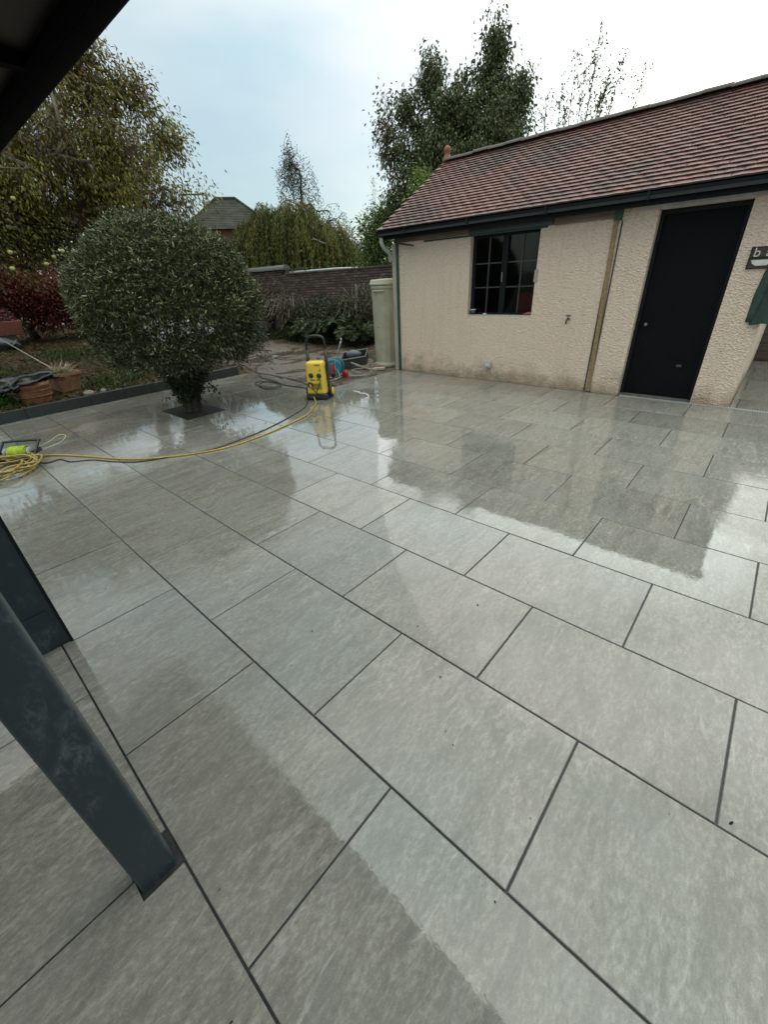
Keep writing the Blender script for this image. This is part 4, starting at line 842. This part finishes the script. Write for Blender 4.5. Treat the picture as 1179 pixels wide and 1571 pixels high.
# ------------------------------------------------------------------ garden wall
gw = thing('garden_wall', 'dark old brick garden wall at the back of the muddy yard', 'wall', (0, 10.5, 0))
MB().box(-19.0, -4.9, .02, .20, -.05, 1.93).build('wall_core', 'grout', gw); MB().box(-19.0, -13.6, .021, .199, 1.931, 2.10).build('wall_core', 'grout', gw)
bme = MB().chbox(-.108, .108, -.031, .031, 0, .03, .004).mesh('brick', 'brick'); bq = MB().chbox(-.108, .108, -.031, .031, 0, .03, .004); bl = MB(); cnt = 0
for r_ in range(27, -1, -1):
    for i in range(64):
        xx = -19 + .1125 * (r_ % 2) + .225 * i + .11; zz_ = .03 + r_ * .0745
        if xx > -5 or (zz_ > 1.92 and xx > -13.72): continue
        mt = Matrix.Translation((xx, .019 + random.gauss(0, .003), zz_)) @ Matrix.Rotation(R(90), 4, 'X') @ Matrix.Rotation(R(random.gauss(0, .6)), 4, 'Z')
        if cnt < 298 and -15.6 < xx < -8.3 and r_ <= 26: o = link('brick', bme, gw); o.matrix_local = mt; cnt += 1
        else: bl.add([mt @ Vector(v) for v in bq.v], bq.f, random.uniform(.001, 1))
tag(bl.build('brickwork', 'brick', gw), kind='stuff')
for i in range(9): MB().chbox(-.445, .445, -.14, .14, 0, .045, .006).build('coping_stone', 'brick', gw, False, (-13.15 + i * .9, .10, 1.932), (R(random.gauss(0, .5)), R(random.gauss(0, .4)), 0))
cp = [(.17 * math.cos(a), .15 * math.sin(a)) for a in np.linspace(0, math.pi, 11)]
cme = MB().prism(cp, 0, .6, Matrix(((0, 0, 1, 0), (1, 0, 0, 0), (0, 1, 0, 0), (0, 0, 0, 1)))).mesh('round_coping', 'concrete')
for i in range(10): link('round_coping', cme, gw, (-13.60 - .603 * (i + 1), .10, 2.10 + random.gauss(0, .004)), (0, R(random.gauss(0, .4)), 0))
os_ = thing('low_outhouse', 'low outhouse with a flat pale roof just showing over the garden wall', 'outhouse', (-13.9, 12.6, 0))
MB().box(-1.5, 1.5, -.7, .9, -.05, 1.93).build('wall', 'concrete', os_); MB().chbox(-1.7, 1.75, -.85, 1.0, 1.931, 2.07, .03).build('roof', 'pale', os_)
# far house with slate hipped roof
hs = thing('far_house', 'distant red brick house with a grey slate hipped roof', 'house', (-29.8, 18.6, 0), R(58))
MB().box(-2.4, 2.4, -2.4, 2.4, 0, 4.9).build('wall', 'redbrick', hs)
rf = MB(); rf.add([(-2.8, -2.8, 4.85), (2.8, -2.8, 4.85), (2.8, 2.8, 4.85), (-2.8, 2.8, 4.85), (-.65, 0, 6.75), (.65, 0, 6.75)], [(0, 1, 5, 4), (1, 2, 5), (2, 3, 4, 5), (3, 0, 4), (3, 2, 1, 0)]); rfo = rf.build('roof', 'slate', hs)
hp = MB(); hp.tube([(-.65, 0, 6.78), (.65, 0, 6.78)], .09, 8)
for a, b in (((-2.8, -2.8, 4.88), (-.65, 0, 6.78)), ((2.8, -2.8, 4.88), (.65, 0, 6.78)), ((2.8, 2.8, 4.88), (.65, 0, 6.78)), ((-2.8, 2.8, 4.88), (-.65, 0, 6.78))): hp.tube([a, b], .07, 6)
hp.build('ridge_tile', 'slate', rfo)
cs = MB()
for k in range(1, 18):
    f = k / 18; e = 2.8 * (1 - f); zz_ = 4.85 + 1.9 * f; ex = .65 * f; cs.tube([(-e - ex, -e, zz_ + .01), (e + ex, -e, zz_ + .01)], .008, 4); cs.tube([(e + ex, -e, zz_ + .01), (e + ex, e, zz_ + .01)], .008, 4)
cs.build('slate_course', 'slate', rfo)
for xx in (-1.2, 1.2):
    w_ = MB().box(xx - .5, xx + .5, -2.46, -2.401, 3.2, 4.5).build('window', 'white', hs); MB().box(xx - .42, xx + .42, -2.47, -2.461, 3.3, 4.4).build('pane', 'dark', w_)

# ------------------------------------------------------------------ garden bed things
N = 15000; x = -8.1 - rng.random(N) ** 1.3 * 8; y_ = rng.uniform(-2.5, 5.2, N); p = np.stack([x, y_, gh(x, y_) + rng.uniform(.0, .03, N)], 1)
tag(link('fallen_leaves', leaves_mesh('fallen_leaves', p, rng.normal(0, 1, (N, 3)) * [1, 1, .25], rng.uniform(.04, .09, N), .55, pick([(.12, .062, .025), (.075, .04, .02), (.16, .095, .04), (.045, .032, .018), (.06, .06, .02)], N), 'dryleaf', True, .4, 1.6)), kind='stuff')
N = 5000; cx = rng.choice([-8.75, -9.4, -8.5, -10.5, -11.5, -13], N); cy = np.select([cx == -8.75, cx == -9.4, cx == -8.5, cx == -10.5, cx == -11.5], [2.6, 3.4, .55, 1.0, 2.6], 4.3); x = cx + rng.normal(0, .28, N); y_ = cy + rng.normal(0, .35, N); x = np.minimum(x, -8.12)
p = np.stack([x, y_, gh(x, y_)], 1); tag(link('weeds', leaves_mesh('weeds', p, rng.normal(0, .5, (N, 3)) + [0, 0, .8], rng.uniform(.04, .12, N), .3, pick([(.06, .10, .025), (.05, .075, .02), (.10, .12, .04)], N), 'leaf', False)), kind='stuff')
N = 450; x = rng.uniform(-12.5, -5.4, N); y_ = rng.uniform(5.0, 9.2, N); mk = ~((x > -8.1) & (y_ < 4.95)); p = np.stack([x, y_, gh(x, y_) + .006], 1)[mk]; N = len(p)
tag(link('leaf_litter', leaves_mesh('leaf_litter', p, rng.normal(0, 1, (N, 3)) * [1, 1, .15], rng.uniform(.03, .08, N), .5, pick([(.10, .06, .03), (.16, .12, .07), (.22, .19, .13)], N), 'dryleaf', True, .4, 2)), kind='stuff')
N = 190; x = rng.uniform(-7.9, 1.5, N); y_ = rng.uniform(-.2, 6.6, N) ; mk = (y_ < 4.8) | (x > -5.2); p = np.stack([x, y_, 0 * x + .004], 1)[mk]; N = len(p)
tag(link('patio_leaf_litter', leaves_mesh('patio_leaf_litter', p, rng.normal(0, 1, (N, 3)) * [1, 1, .1], rng.uniform(.005, .022, N) * rng.uniform(.4, 1, N), .5, pick([(.05, .035, .02), (.02, .018, .014), (.12, .09, .05)], N), 'dryleaf', True, .4, 2)), kind='stuff')
for i, (x, y_, r, lab) in enumerate([(-8.30, 1.98, .10, 'largest flat brown stone beside the square pot behind the kerb'), (-8.32, 2.22, .075, 'rounded stone next to the flat brown stone by the kerb'), (-8.9, 2.6, .05, 'small pale stone lying in the leaves below the shrub'), (-11.6, 3.9, .11, 'grey stone lying under the brown leaved bush'), (-8.95, .2, .08, 'stone among weeds at the left end of the kerb')]):
    tag(blob('stone', (r, r * .8, r * .5), 'stone', .15, 1.6, loc=(x, y_, G(x, y_) + r * .25), seed=i + 20, sub=2), lab, 'stone')

def pot_round(x, y_):
    t = thing('flower_pot', 'round ribbed terracotta pot topped with a black bin bag', 'pot', (x, y_, G(x, y_) - .01))
    MB().lathe([(.19, 0), (.20, .02), (.215, .1), (.219, .105), (.226, .15), (.228, .155), (.243, .25), (.252, .255), (.258, .27), (.258, .315), (.235, .315), (.22, .24), (.2, .2)], 32).build('body', 'terracotta', t, True)
    for z_ in (.115, .20): MB().tube([((.222 + z_ * .1) * math.cos(a), (.222 + z_ * .1) * math.sin(a), z_) for a in np.linspace(0, 2 * math.pi, 32, endpoint=False)], .008, 6, True).build('band', 'terracotta', t, True)
pot_round(-8.42, 1.27)
bag = thing('bin_bag', 'crumpled black bin bag draped over the round terracotta pot', 'bag', (-8.42, 1.27, G(-8.42, 1.27) + .30))
blob('body', (.27, .22, .085), 'sack', .42, 3.2, bag, (.02, .03, .055), 5, 4, (0, R(6), R(40))); blob('body', (.13, .17, .07), 'sack', .45, 3.5, bag, (.12, -.28, -.02), 9, 4, (R(25), 0, 0)); blob('body', (.10, .12, .05), 'sack', .4, 3.5, bag, (-.02, .28, .05), 12, 3)
bag.children[0].name = 'bag_body'
MB().tube(spline([(.17, -.19, -.01), (.20, -.14, .06), (.21, -.06, .09), (.2, .02, .07), (.18, .07, 0)], 6), .010, 8).build('loop_handle', 'greyplastic', bag, True)
sq = thing('square_pot', 'square terracotta planter with dry straw coloured plant', 'pot', (-8.80, 1.80, G(-8.8, 1.8) - .01), R(12))
m = MB(); a, b = .15, .205
o4 = [(-a, -a, 0), (a, -a, 0), (a, a, 0), (-a, a, 0), (-b, -b, .26), (b, -b, .26), (b, b, .26), (-b, b, .26), (-b - .025, -b - .025, .262), (b + .025, -b - .025, .262), (b + .025, b + .025, .262), (-b - .025, b + .025, .262)]
c = b + .025; o4 += [(-c, -c, .31), (c, -c, .31), (c, c, .31), (-c, c, .31), (-b + .01, -b + .01, .31), (b - .01, -b + .01, .31), (b - .01, b - .01, .31), (-b + .01, b - .01, .31), (-b + .02, -b + .02, .25), (b - .02, -b + .02, .25), (b - .02, b - .02, .25), (-b + .02, b - .02, .25)]
fs = [(3, 2, 1, 0), (20, 21, 22, 23)]
for k in range(0, 20, 4):
    for i in range(4): j = (i + 1) % 4; fs.append((k + i, k + j, k + j + 4, k + i + 4))
m.add(o4, fs); m.build('body', 'darkterracotta', sq)
N = 260; p = np.stack([rng.normal(0, .05, N), rng.normal(0, .05, N), .25 + 0 * rng.random(N)], 1); an = rng.uniform(0, 6.28, N); ax = np.stack([np.cos(an) * .7, np.sin(an) * .7, rng.uniform(.3, 1.2, N)], 1)
link('dry_plant', leaves_mesh('dry_plant', p, ax, rng.uniform(.12, .3, N), .06, pick([(.36, .30, .19), (.28, .24, .12), (.45, .40, .28)], N), 'dryleaf', True, .6), sq)
tag(MB().tube([(-8.72, 1.83, G(-8.7, 1.8) + .26), (-10.0, 1.36, G(-10, 1.36) + .72)], .009, 6).build('garden_cane', 'palewood'), 'thin garden cane leaning out of the square planter', 'cane')
t = thing('flower_pot', 'plain orange clay pot standing at the far left edge of the bed', 'pot', (-9.3, .62, G(-9.3, .62) - .01)); MB().lathe([(.12, 0), (.165, .2), (.18, .2), (.185, .25), (.16, .25), (.14, .1)], 24).build('body', 'darkterracotta', t, True)
t = thing('bedding_plant', 'bright green feathery plant left of the bagged pot', 'plant', (-8.45, .72, G(-8.45, .72))); N = 2600; q = unit(rng.normal(0, 1, (N, 3))); q[:, 2] = np.abs(q[:, 2]); p = q * rng.random((N, 1)) ** .5 * np.array([.24, .26, .42])
link('foliage', leaves_mesh('foliage', p, q + rng.normal(0, .5, (N, 3)) + [0, 0, .5], rng.uniform(.03, .07, N), .4, pick([(.09, .19, .035), (.06, .13, .03), (.13, .23, .05)], N), 'leaf', False), t); MB().tube([(0, 0, -.05), (0, 0, .2)], .01).build('stem', 'bark', t)
tr_ = thing('trough_planter', 'terracotta trough with pinkish heather in front of the red maple', 'planter', (-13.25, 1.75, .90), R(80))
rbox('body', 1.0, .36, .30, 'finial', .02, (1.15, 1.15), tr_); N = 2600; q = unit(rng.normal(0, 1, (N, 3))); q[:, 2] = np.abs(q[:, 2]); link('heather', leaves_mesh('heather', q * np.array([.52, .22, .38]) * rng.random((N, 1)) ** .4 + [0, 0, .26], q + rng.normal(0, .4, (N, 3)), rng.uniform(.03, .06, N), .4, pick([(.30, .05, .07), (.20, .03, .04), (.45, .36, .34)], N), 'leaf', False), tr_)
rbox('stand', .7, .3, .30, 'greywood', .01, (1, 1), tr_, (0, 0, -.302))
gs = thing('plastic_sack', 'grey plastic sack slumped on the bed at the left edge', 'sack', (-13.0, 1.55, G(-13.0, 1.55)))
blob('sack_body', (.40, .24, .17), 'greysack', .28, 2.4, gs, (0, 0, .12), 31, 4, (0, R(8), R(78)), -.7); blob('sack_neck', (.15, .11, .08), 'greysack', .35, 3, gs, (.1, .4, .08), 33, 3)

# ------------------------------------------------------------------ pressure washer
pw_ = thing('pressure_washer', 'yellow pressure washer with black handle standing on the wet paving', 'pressure washer', (-4.88, 4.30, 0), R(31))
rbox('body', .32, .22, .50, 'yellow', .055, (.88, .85), pw_, (0, 0, .075), seg=5)
rbox('base', .35, .27, .085, 'black', .025, (.95, .9), pw_, (0, 0, .012))
MB().box(-.165, -.135, .02, .13, .09, .50).build('back_frame', 'black', pw_); MB().box(.135, .165, .02, .13, .09, .50).build('back_frame', 'black', pw_)
hd = MB(); hd.tube(spline([(-.15, .10, .38), (-.15, .11, .62), (-.145, .12, .84), (-.10, .125, .905), (0, .127, .92), (.10, .125, .905), (.145, .12, .84), (.15, .11, .62), (.15, .10, .38)], 6), .019, 10); hd.build('handle', 'black', pw_, True)
for s_ in (-1, 1): MB().tube([(s_ * .15, .105, .46), (s_ * .149, .115, .72)], .027, 10).build('handle_sleeve', 'darkgrey', pw_, True)
for s_ in (-1, 1):
    wh = MB().lathe([(.03, -.025), (.09, -.025), (.098, -.012), (.098, .012), (.09, .025), (.03, .025)], 24).build('wheel', 'black', pw_, True, (s_ * .185, .09, .10), (0, R(90), 0)); MB().lathe([(.01, .0), (.062, .0), (.055, .012), (.015, .02)], 20).build('hub_cap', 'yellow', wh, True, (0, 0, s_ * .024), (0 if s_ > 0 else math.pi, 0, 0))
for xx, zz_ in ((-.055, .375), (.075, .37)):
    kb = MB().lathe([(.036, 0), (.038, .012), (.028, .022), (.022, .03)], 18).build('dial', 'black', pw_, True, (xx, -.100, zz_), (R(90), 0, 0)); MB().box(-.006, .006, -.022, .022, .028, .042).build('dial_grip', 'darkgrey', kb)
pr = MB()
for xx, w_, zz_, h_ in ((.02, .085, .525, .012), (-.075, .075, .302, .012), (.03, .055, .305, .011), (.085, .03, .455, .008), (.085, .03, .44, .006)): pr.box(xx, xx + w_, -.1085, -.1035, zz_, zz_ + h_)
for i in range(7): pr.box(-.05, .10, -.112, -.107, .165 + i * .014, .169 + i * .014)
pr.build('printed_marking', 'print', pw_)
MB().lathe([(.04, 0), (.045, .015), (.03, .028)], 16).build('hose_recess', 'black', pw_, True, (-.085, -.106, .235), (R(90), 0, 0))
MB().tube([(-.085, -.12, .24), (-.07, -.15, .225), (-.05, -.165, .205)], .017, 10).build('hose_connector', 'hose', pw_, True)
MB().tube(spline([(-.05, -.165, .205), (.0, -.175, .15), (.05, -.18, .11), (.07, -.185, .06)], 6), .008, 8).build('lead', 'blackhose', pw_, True); MB().tube(spline([(.075, -.13, .37), (.10, -.16, .30), (.06, -.165, .2), (.03, -.17, .13), (.07, -.19, .05)], 6), .007, 8).build('lead', 'blackhose', pw_, True)
MB().tube([(.155 + .035 * math.cos(a), -.1, .05 + .035 * math.sin(a)) for a in np.linspace(0, 6.283, 16, endpoint=False)], .006, 6, True).build('hose_clip', 'darkgrey', pw_, True)

# hoses and leads lying on the paving
hz = .0095
yh = thing('yellow_hose', 'long yellow hose curving from the washer to a coiled pile', 'hose', (0, 0, 0))
run = [(-4.83, 4.15, .06), (-4.74, 4.10, .015), (-4.60, 3.98, hz), (-4.27, 3.53, hz), (-4.14, 3.09, hz), (-4.05, 2.63, hz), (-4.04, 2.17, hz), (-4.17, 1.84, hz), (-4.33, 1.61, hz), (-4.52, 1.40, hz), (-4.79, 1.22, hz), (-5.23, 1.01, hz), (-5.62, .78, .012), (-5.72, .6, .02)]
MB().tube(spline(run, 10), .0105, 10).build('hose_run', 'hose', yh, True)
cp_ = []
for k in range(7):
    for a in np.linspace(0, 2 * math.pi, 11, endpoint=False):
        rr = .26 + rng.normal(0, .05); cp_.append((-5.50 + rr * 1.15 * math.cos(a + k * .3) + .03 * math.sin(k * 2.1), .33 + rr * .95 * math.sin(a + k * .3) + .04 * math.cos(k * 1.7), .011 + .012 * k + rng.uniform(0, .02)))
MB().tube(spline(cp_, 4), .0105, 8).build('hose_coil', 'tanhose', yh, True)
tag(MB().tube(spline([(-4.98, 4.12, .03), (-4.8, 3.98, .008), (-4.55, 3.66, .006), (-4.30, 3.03, .006), (-4.19, 2.61, .006), (-4.14, 2.05, .006), (-4.28, 1.72, .006), (-4.47, 1.36, .006), (-4.73, 1.17, .006), (-5.02, 1.03, .006), (-5.17, .86, .006), (-5.38, .80, .006), (-5.38, .67, .006), (-5.5, .6, .02)], 8), .0065, 8).build('power_lead', 'blackhose', smooth=True), 'thin black lead running beside the yellow hose', 'lead')
tag(MB().tube(spline([(-5.06, 4.36, .06), (-5.3, 4.60, .012), (-5.88, 4.84, .010), (-6.44, 4.97, .010), (-7.14, 5.0, .012), (-7.80, 5.0, .02), (-8.04, 4.82, .19), (-8.2, 4.4, .2)], 8), .0105, 8).build('black_hose', 'blackhose', smooth=True), 'black hose running from the washer back to the kerb end', 'hose')
tag(MB().tube(spline([(-5.06, 4.34, .1), (-5.3, 4.50, .012), (-5.67, 4.62, .010), (-6.13, 4.58, .010), (-6.5, 4.6, .012), (-6.78, 4.50, .012), (-6.61, 4.30, .012), (-6.22, 4.20, .014), (-6.05, 4.38, .024), (-6.34, 4.56, .03), (-6.77, 4.62, .012), (-6.9, 4.42, .012), (-6.5, 4.25, .024), (-6.15, 4.3, .03), (-6.2, 4.52, .03), (-6.7, 4.7, .012), (-7.3, 4.8, .012), (-8.5, 5.5, .01), (-9.2, 6.6, .0), (-9.6, 7.4, 0)], 8), .008, 8).build('black_cable', 'blackhose', smooth=True), 'black cable lying in loops beside the washer', 'cable')

# cable reel with lime line
lr = thing('line_reel', 'black framed hand reel of lime green line lying on the hose coil', 'reel', (-5.80, .52, .085), R(48)); lr.scale = (.86, .86, .86)
fm = MB(); 
fm.tube(spline([(-.20, -.13, -.05), (.20, -.13, -.05), (.23, -.10, -.04), (.23, .10, .10), (.20, .13, .12), (-.20, .13, .12), (-.23, .10, .10), (-.23, -.10, -.04)], 4, True), .017, 8, True); fm.build('frame', 'black', lr, True)
rmx = Matrix.Rotation(R(90), 4, 'Y')
MB().lathe([(.03, -.11), (.07, -.10), (.08, -.06), (.085, 0), (.08, .06), (.07, .10), (.03, .11)], 20, rmx).build('line_winding', 'lime', lr, True)
wd = MB()
for k in range(13): 
    xx = -.12 + k * .02; wd.tube([(xx * .8 + .012 * math.sin(a), .084 * math.cos(a), .084 * math.sin(a)) for a in np.linspace(0, 6.283, 20, endpoint=False)], .006, 5, True)
wd.build('line_winding', 'lime', lr, True)
for s_ in (-1, 1): MB().lathe([(.03, 0), (.07, 0), (.07, .008), (.03, .01)], 20, Matrix.Translation((s_ * .15 - .005, 0, 0)) @ rmx).build('flange', 'greyplastic', lr, True)
MB().tube([(-.23, 0, 0), (.26, 0, 0)], .012, 8).build('axle', 'black', lr, True); MB().box(.20, .235, -.05, .10, -.02, .03).build('grip', 'darkgrey', lr)
MB().tube(spline([(.2, .1, .02), (.30, .22, .06), (.36, .34, .10), (.44, .36, .08), (.42, .24, .03), (.28, .08, .0)], 6), .005, 6).build('loose_line', 'palelime', lr, True)

# hose reel, crate, water butt, bottle, offcuts
hr = thing('hose_reel', 'blue garden hose reel with red hub and metal handle on the mud edge', 'hose reel', (-5.84, 5.56, -.03), R(32))
ry = Matrix.Rotation(R(90), 4, 'X')
for yy in (-.11, .11):
    dsk = MB().lathe([(.12, -.008), (.155, -.008), (.16, 0), (.155, .008), (.12, .008)], 28, Matrix.Translation((0, yy, .23)) @ ry).build('reel_disc', 'blue', hr, True)
    sp_ = MB()
    for k in range(8): sp_.box(.03, .135, -.006, .006, -.017, .017, Matrix.Translation((0, yy, .23)) @ Matrix.Rotation(k * math.pi / 4, 4, 'Y'))
    sp_.lathe([(.03, -.02), (.05, -.012), (.05, .012), (.03, .02)], 18, Matrix.Translation((0, yy, .23)) @ ry); sp_.build('spoke', 'blue', dsk)
    MB().lathe([(.02, -.004), (.13, -.004), (.13, .004), (.02, .004)], 24, Matrix.Translation((0, yy * .93, .23)) @ ry).build('back_plate', 'darkgrey', dsk, True)
MB().lathe([(.06, -.1), (.11, -.09), (.115, 0), (.11, .09), (.06, .1)], 20, Matrix.Translation((0, 0, .23)) @ ry).build('hose_winding', 'greyhose', hr, True)
rbox('hub', .055, .06, .19, 'red', .015, (1, 1), hr, (-.015, -.155, .13)); rbox('crank', .05, .05, .11, 'black', .012, (1, 1), hr, (-.02, -.15, .06))
for xx in (-.16, .16):
    wl_ = MB().lathe([(.02, -.025), (.062, -.025), (.068, -.015), (.068, .015), (.062, .025), (.02, .025)], 20, ry).build('wheel', 'red', hr, True, (xx, -.10 if xx < 0 else .1, .07)); MB().lathe([(.008, .026), (.02, .026), (.018, .032), (.008, .034)], 12, ry).build('hub_cap', 'black', wl_, True)
fm = MB()
for s_ in (-1, 1): fm.tube(spline([(.06, s_ * .13, .02), (.03, s_ * .13, .25), (.05, s_ * .10, .40), (.16, s_ * .035, .68)], 6), .009, 8)
fm.tube(spline([(.16, -.035, .68), (.17, -.03, .72), (.17, 0, .735), (.17, .03, .72), (.16, .035, .68)], 5), .009, 8); fm.tube([(-.16, -.13, .07), (.06, -.13, .03), (.16, .1, .05)], .009, 8); fm.build('frame', 'chrome', hr, True)
tag(MB().tube(spline([(-5.75, 5.5, .2), (-5.62, 5.45, .05), (-5.72, 5.33, .0), (-5.95, 5.30, .0), (-6.05, 5.45, .0), (-5.85, 5.7, .01), (-5.5, 5.85, .01), (-5.42, 6.1, .02), (-5.7, 6.35, .03), (-5.95, 6.2, .12), (-5.8, 5.95, .22), (-5.55, 5.9, .2), (-5.42, 6.12, .08), (-5.55, 6.4, .02), (-5.9, 6.45, .02), (-6.0, 6.15, .02), (-5.6, 6.0, .03)], 7), .010, 8).build('grey_hose', 'greyhose', smooth=True), 'loose grey hose tangled beside the blue reel', 'hose')
ct = thing('tool_crate', 'dark plastic crate of oddments leaning by the water butt', 'crate', (-6.34, 6.62, .0), R(35)); ct.rotation_euler = (R(13), R(-7), R(35)); ct.location.z = .05
MB().box(-.26, .26, -.19, .19, .02, .035).build('base', 'darkgrey', ct)
for a, b, c, d in ((-.27, .27, -.2, -.188), (-.27, .27, .188, .2), (-.27, -.258, -.188, .188), (.258, .27, -.188, .188)): MB().box(a, b, c, d, .02, .19).build('side', 'darkgrey', ct)
rm = MB(); rm.tube([(-.28, -.21, .2), (.28, -.21, .2), (.28, .21, .2), (-.28, .21, .2)], .013, 8, True); rm.build('rim', 'midgrey', ct)
hm = tag(blob('dust_sheet', (.19, .14, .12), 'greysack', .22, 2.2, loc=(-6.33, 6.60, .22), seed=44, sub=4), 'crumpled grey sheet bundled inside the plastic crate', 'sheet')
wb = thing('water_butt', 'tall pale green fluted water butt behind the outbuilding corner', 'water butt', (-5.79, 7.05, -.01))
fl = lambda k, z: (-.035 if k % 4 == 0 else 0) if .1 < z < 1.45 else 0
MB().lathe([(.265, 0), (.275, .03), (.275, .07), (.25, .09), (.255, .11), (.268, 1.44), (.27, 1.47), (.285, 1.48), (.288, 1.52), (.272, 1.53)], 64, flute=fl).build('body', 'butt', wb, True)
MB().lathe([(.272, 1.531), (.298, 1.533), (.30, 1.57), (.29, 1.575), (.292, 1.61), (.27, 1.635), (.05, 1.645)], 48).build('lid', 'butt', wb, True)
MB().tube([(-.06, -.275, 1.44), (-.05, -.31, 1.44), (.20, -.25, 1.44)], .016, 8).build('strap', 'butt', wb, True); MB().box(-.012, .012, -.272, -.258, .78, .79).build('screw', 'black', wb)
for i, (x, y_, rz, w_, lab, mt) in enumerate([(-5.62, 6.58, .4, .26, 'pale timber offcut lying flat in front of the water butt', 'palewood'), (-5.74, 6.72, 1.1, .22, 'reddish brick fragment at the foot of the water butt', 'finial'), (-5.95, 6.5, -.3, .2, 'brown timber offcut between crate and water butt', 'beam')]):
    tag(MB().chbox(-w_ / 2, w_ / 2, -.05, .05, 0, .045, .004).build('offcut', mt, None, False, (x, y_, -.01 + i * .006), (R(5), R(-4 + i * 5), rz)), lab, 'offcut')
bo = thing('water_bottle', 'small clear plastic bottle standing on the paving near the corner', 'bottle', (-4.226, 4.965, .0025))
MB().lathe([(.03, 0), (.034, .01), (.034, .06), (.031, .065), (.034, .07), (.034, .15), (.03, .19), (.014, .215), (.0125, .235)], 20).build('body', 'bottle', bo, True); MB().lathe([(.015, .236), (.015, .255), (.013, .257)], 14).build('cap', 'white', bo, True)
tag(MB().tube(spline([(-4.72, 4.93, .002), (-4.60, 4.93, .003), (-4.52, 4.88, .003), (-4.42, 4.90, .002), (-4.30, 4.84, .003), (-4.20, 4.74, .003), (-4.22, 4.68, .002)], 6), .007, 6).build('painted_glint', 'glint', None, True), 'white squiggle painted as a glint on the wet paving below the bottle', 'glint')  # solid white strip modelled in place of a bright reflection on wet slabs
